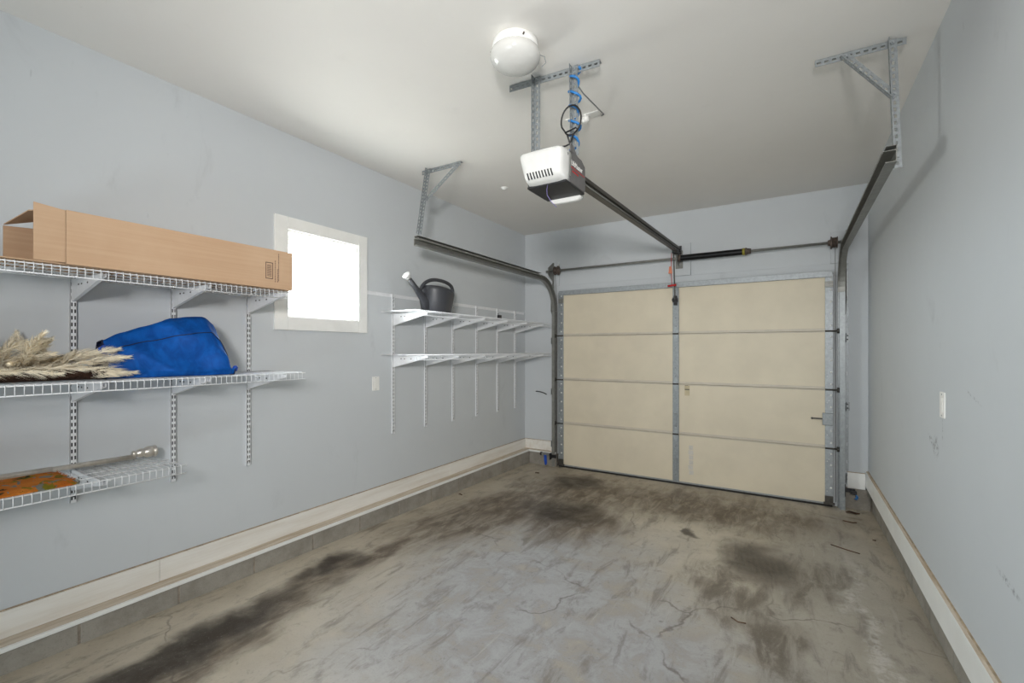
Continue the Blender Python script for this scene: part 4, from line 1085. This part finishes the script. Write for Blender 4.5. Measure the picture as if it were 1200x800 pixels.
sr = thing('safety_sensor', (0.44, 5.0, 0.19), 'black safety sensor bracket at the foot of the right track', 'sensor')
MB().box(0.40, 0.475, 5.000, 5.008, 0.165, 0.200).box(0.400, 0.404, 4.96, 5.05, 0.13, 0.235).build('bracket', 'black', sr, bevel=0.001)
MB().box(0.440, 0.485, 4.972, 5.012, 0.155, 0.185).lathe([(0.012, 0), (0.012, 0.01), (0.0001, 0.012)], (0.455, 5.0, 0.185), (0, -1, 0), 10).build('sensor_body', 'black', sr, bevel=0.004)
MB().tube(smoothpath([(0.475, 4.985, 0.158), (0.483, 4.98, 0.135), (0.472, 4.98, 0.120), (0.485, 4.985, 0.115), (0.492, 4.99, 0.135), (0.480, 4.985, 0.15)]), 0.0045, 6).build('wire_tail', 'blue_cable', sr)
tag(MB().tube(smoothpath([(-2.625, YB - 0.002, 0.870), (-2.645, YB - 0.03, 0.888), (-2.69, YB - 0.045, 0.902), (-2.74, YB - 0.03, 0.905), (-2.765, YB - 0.02, 0.902)]), 0.006, 7).build('black_cable', 'black'), 'short black cable poking out of the back wall', 'cable')

# ---- debris on the floor
def twig(pts, r, label, nm='twig'):
    pp = [(x, y, floor_z(y) + r + 0.0005 + dz) for x, y, dz in pts]
    tag(MB().tube(pp, r, 6).build(nm, 'twig'), label, 'twig' if nm == 'twig' else 'debris', 'debris on the floor')
twig([(0.24, 4.02, 0), (0.33, 3.96, 0.003), (0.40, 3.94, 0)], 0.0035, 'curved brown twig on the floor by the right wall')
twig([(-0.27, 2.62, 0), (-0.235, 2.585, 0.004), (-0.20, 2.60, 0)], 0.003, 'tiny reddish twig right of the floor centre')
twig([(0.36, 4.66, 0), (0.42, 4.63, 0.004), (0.45, 4.66, 0.0)], 0.004, 'short twig near the right safety sensor')
def leaf(x, y, s, rot, label):
    m = MB(); rows = []
    for i in range(7):
        t = i / 6; w = s * 0.35 * math.sin(math.pi * min(0.98, t * 0.9 + 0.06))
        row = []
        for k in (-1, 0, 1):
            a, b = (t - 0.5) * s, k * w
            X, Y = x + a * math.cos(rot) - b * math.sin(rot), y + a * math.sin(rot) + b * math.cos(rot)
            row.append((X, Y, floor_z(Y) + 0.003 + 0.006 * abs(k) + 0.004 * math.sin(t * 6)))
        rows.append(row)
    tag(m.grid(rows).build('dry_leaf', 'twig', solid=0.001), label, 'leaf', 'debris on the floor')
leaf(0.452, 4.93, 0.10, 0.2, 'curled brown leaf beside the right track foot')
leaf(-2.50, 4.62, 0.05, 1.0, 'small dark leaf on the floor near the left corner')
leaf(-2.74, 3.50, 0.035, 0.4, 'dark crumb against the block footing')
leaf(0.52, 4.28, 0.03, 0.9, 'dark crumb against the right baseboard')

# ================================================================== OUTSIDE THE WINDOW
nh = thing('neighbouring_house', (-9, 8.0, -0.25), 'white sided house seen faintly through the window', 'house')
MB().box(-13.0, -8.0, 4.6, 12.0, -0.25, 4.4).build('wall', 'siding', nh)
for k in range(31): MB().hexa([(-8.0, 4.6, -0.2 + k * 0.148), (-7.975, 4.6, -0.2 + k * 0.148), (-7.975, 12.0, -0.2 + k * 0.148), (-8.0, 12.0, -0.2 + k * 0.148), (-8.0, 4.6, -0.055 + k * 0.148), (-7.995, 4.6, -0.055 + k * 0.148), (-7.995, 12.0, -0.055 + k * 0.148), (-8.0, 12.0, -0.055 + k * 0.148)]).build('siding_board', 'siding', nh)
wn = MB().box(-7.98, -7.93, 5.6, 7.0, 1.6, 3.6).build('window', 'vinyl', nh)
for a in (5.68, 6.35): MB().box(-7.935, -7.925, a, a + 0.58, 1.7, 3.5).build('pane', 'far_glass', wn)
MB().prism([(-13.4, 4.3), (-7.6, 4.3), (-10.5, 5.9)], (0, 4.4, 0), X_, Z_, Y_, 0, 7.8).build('roof', 'roof', nh)
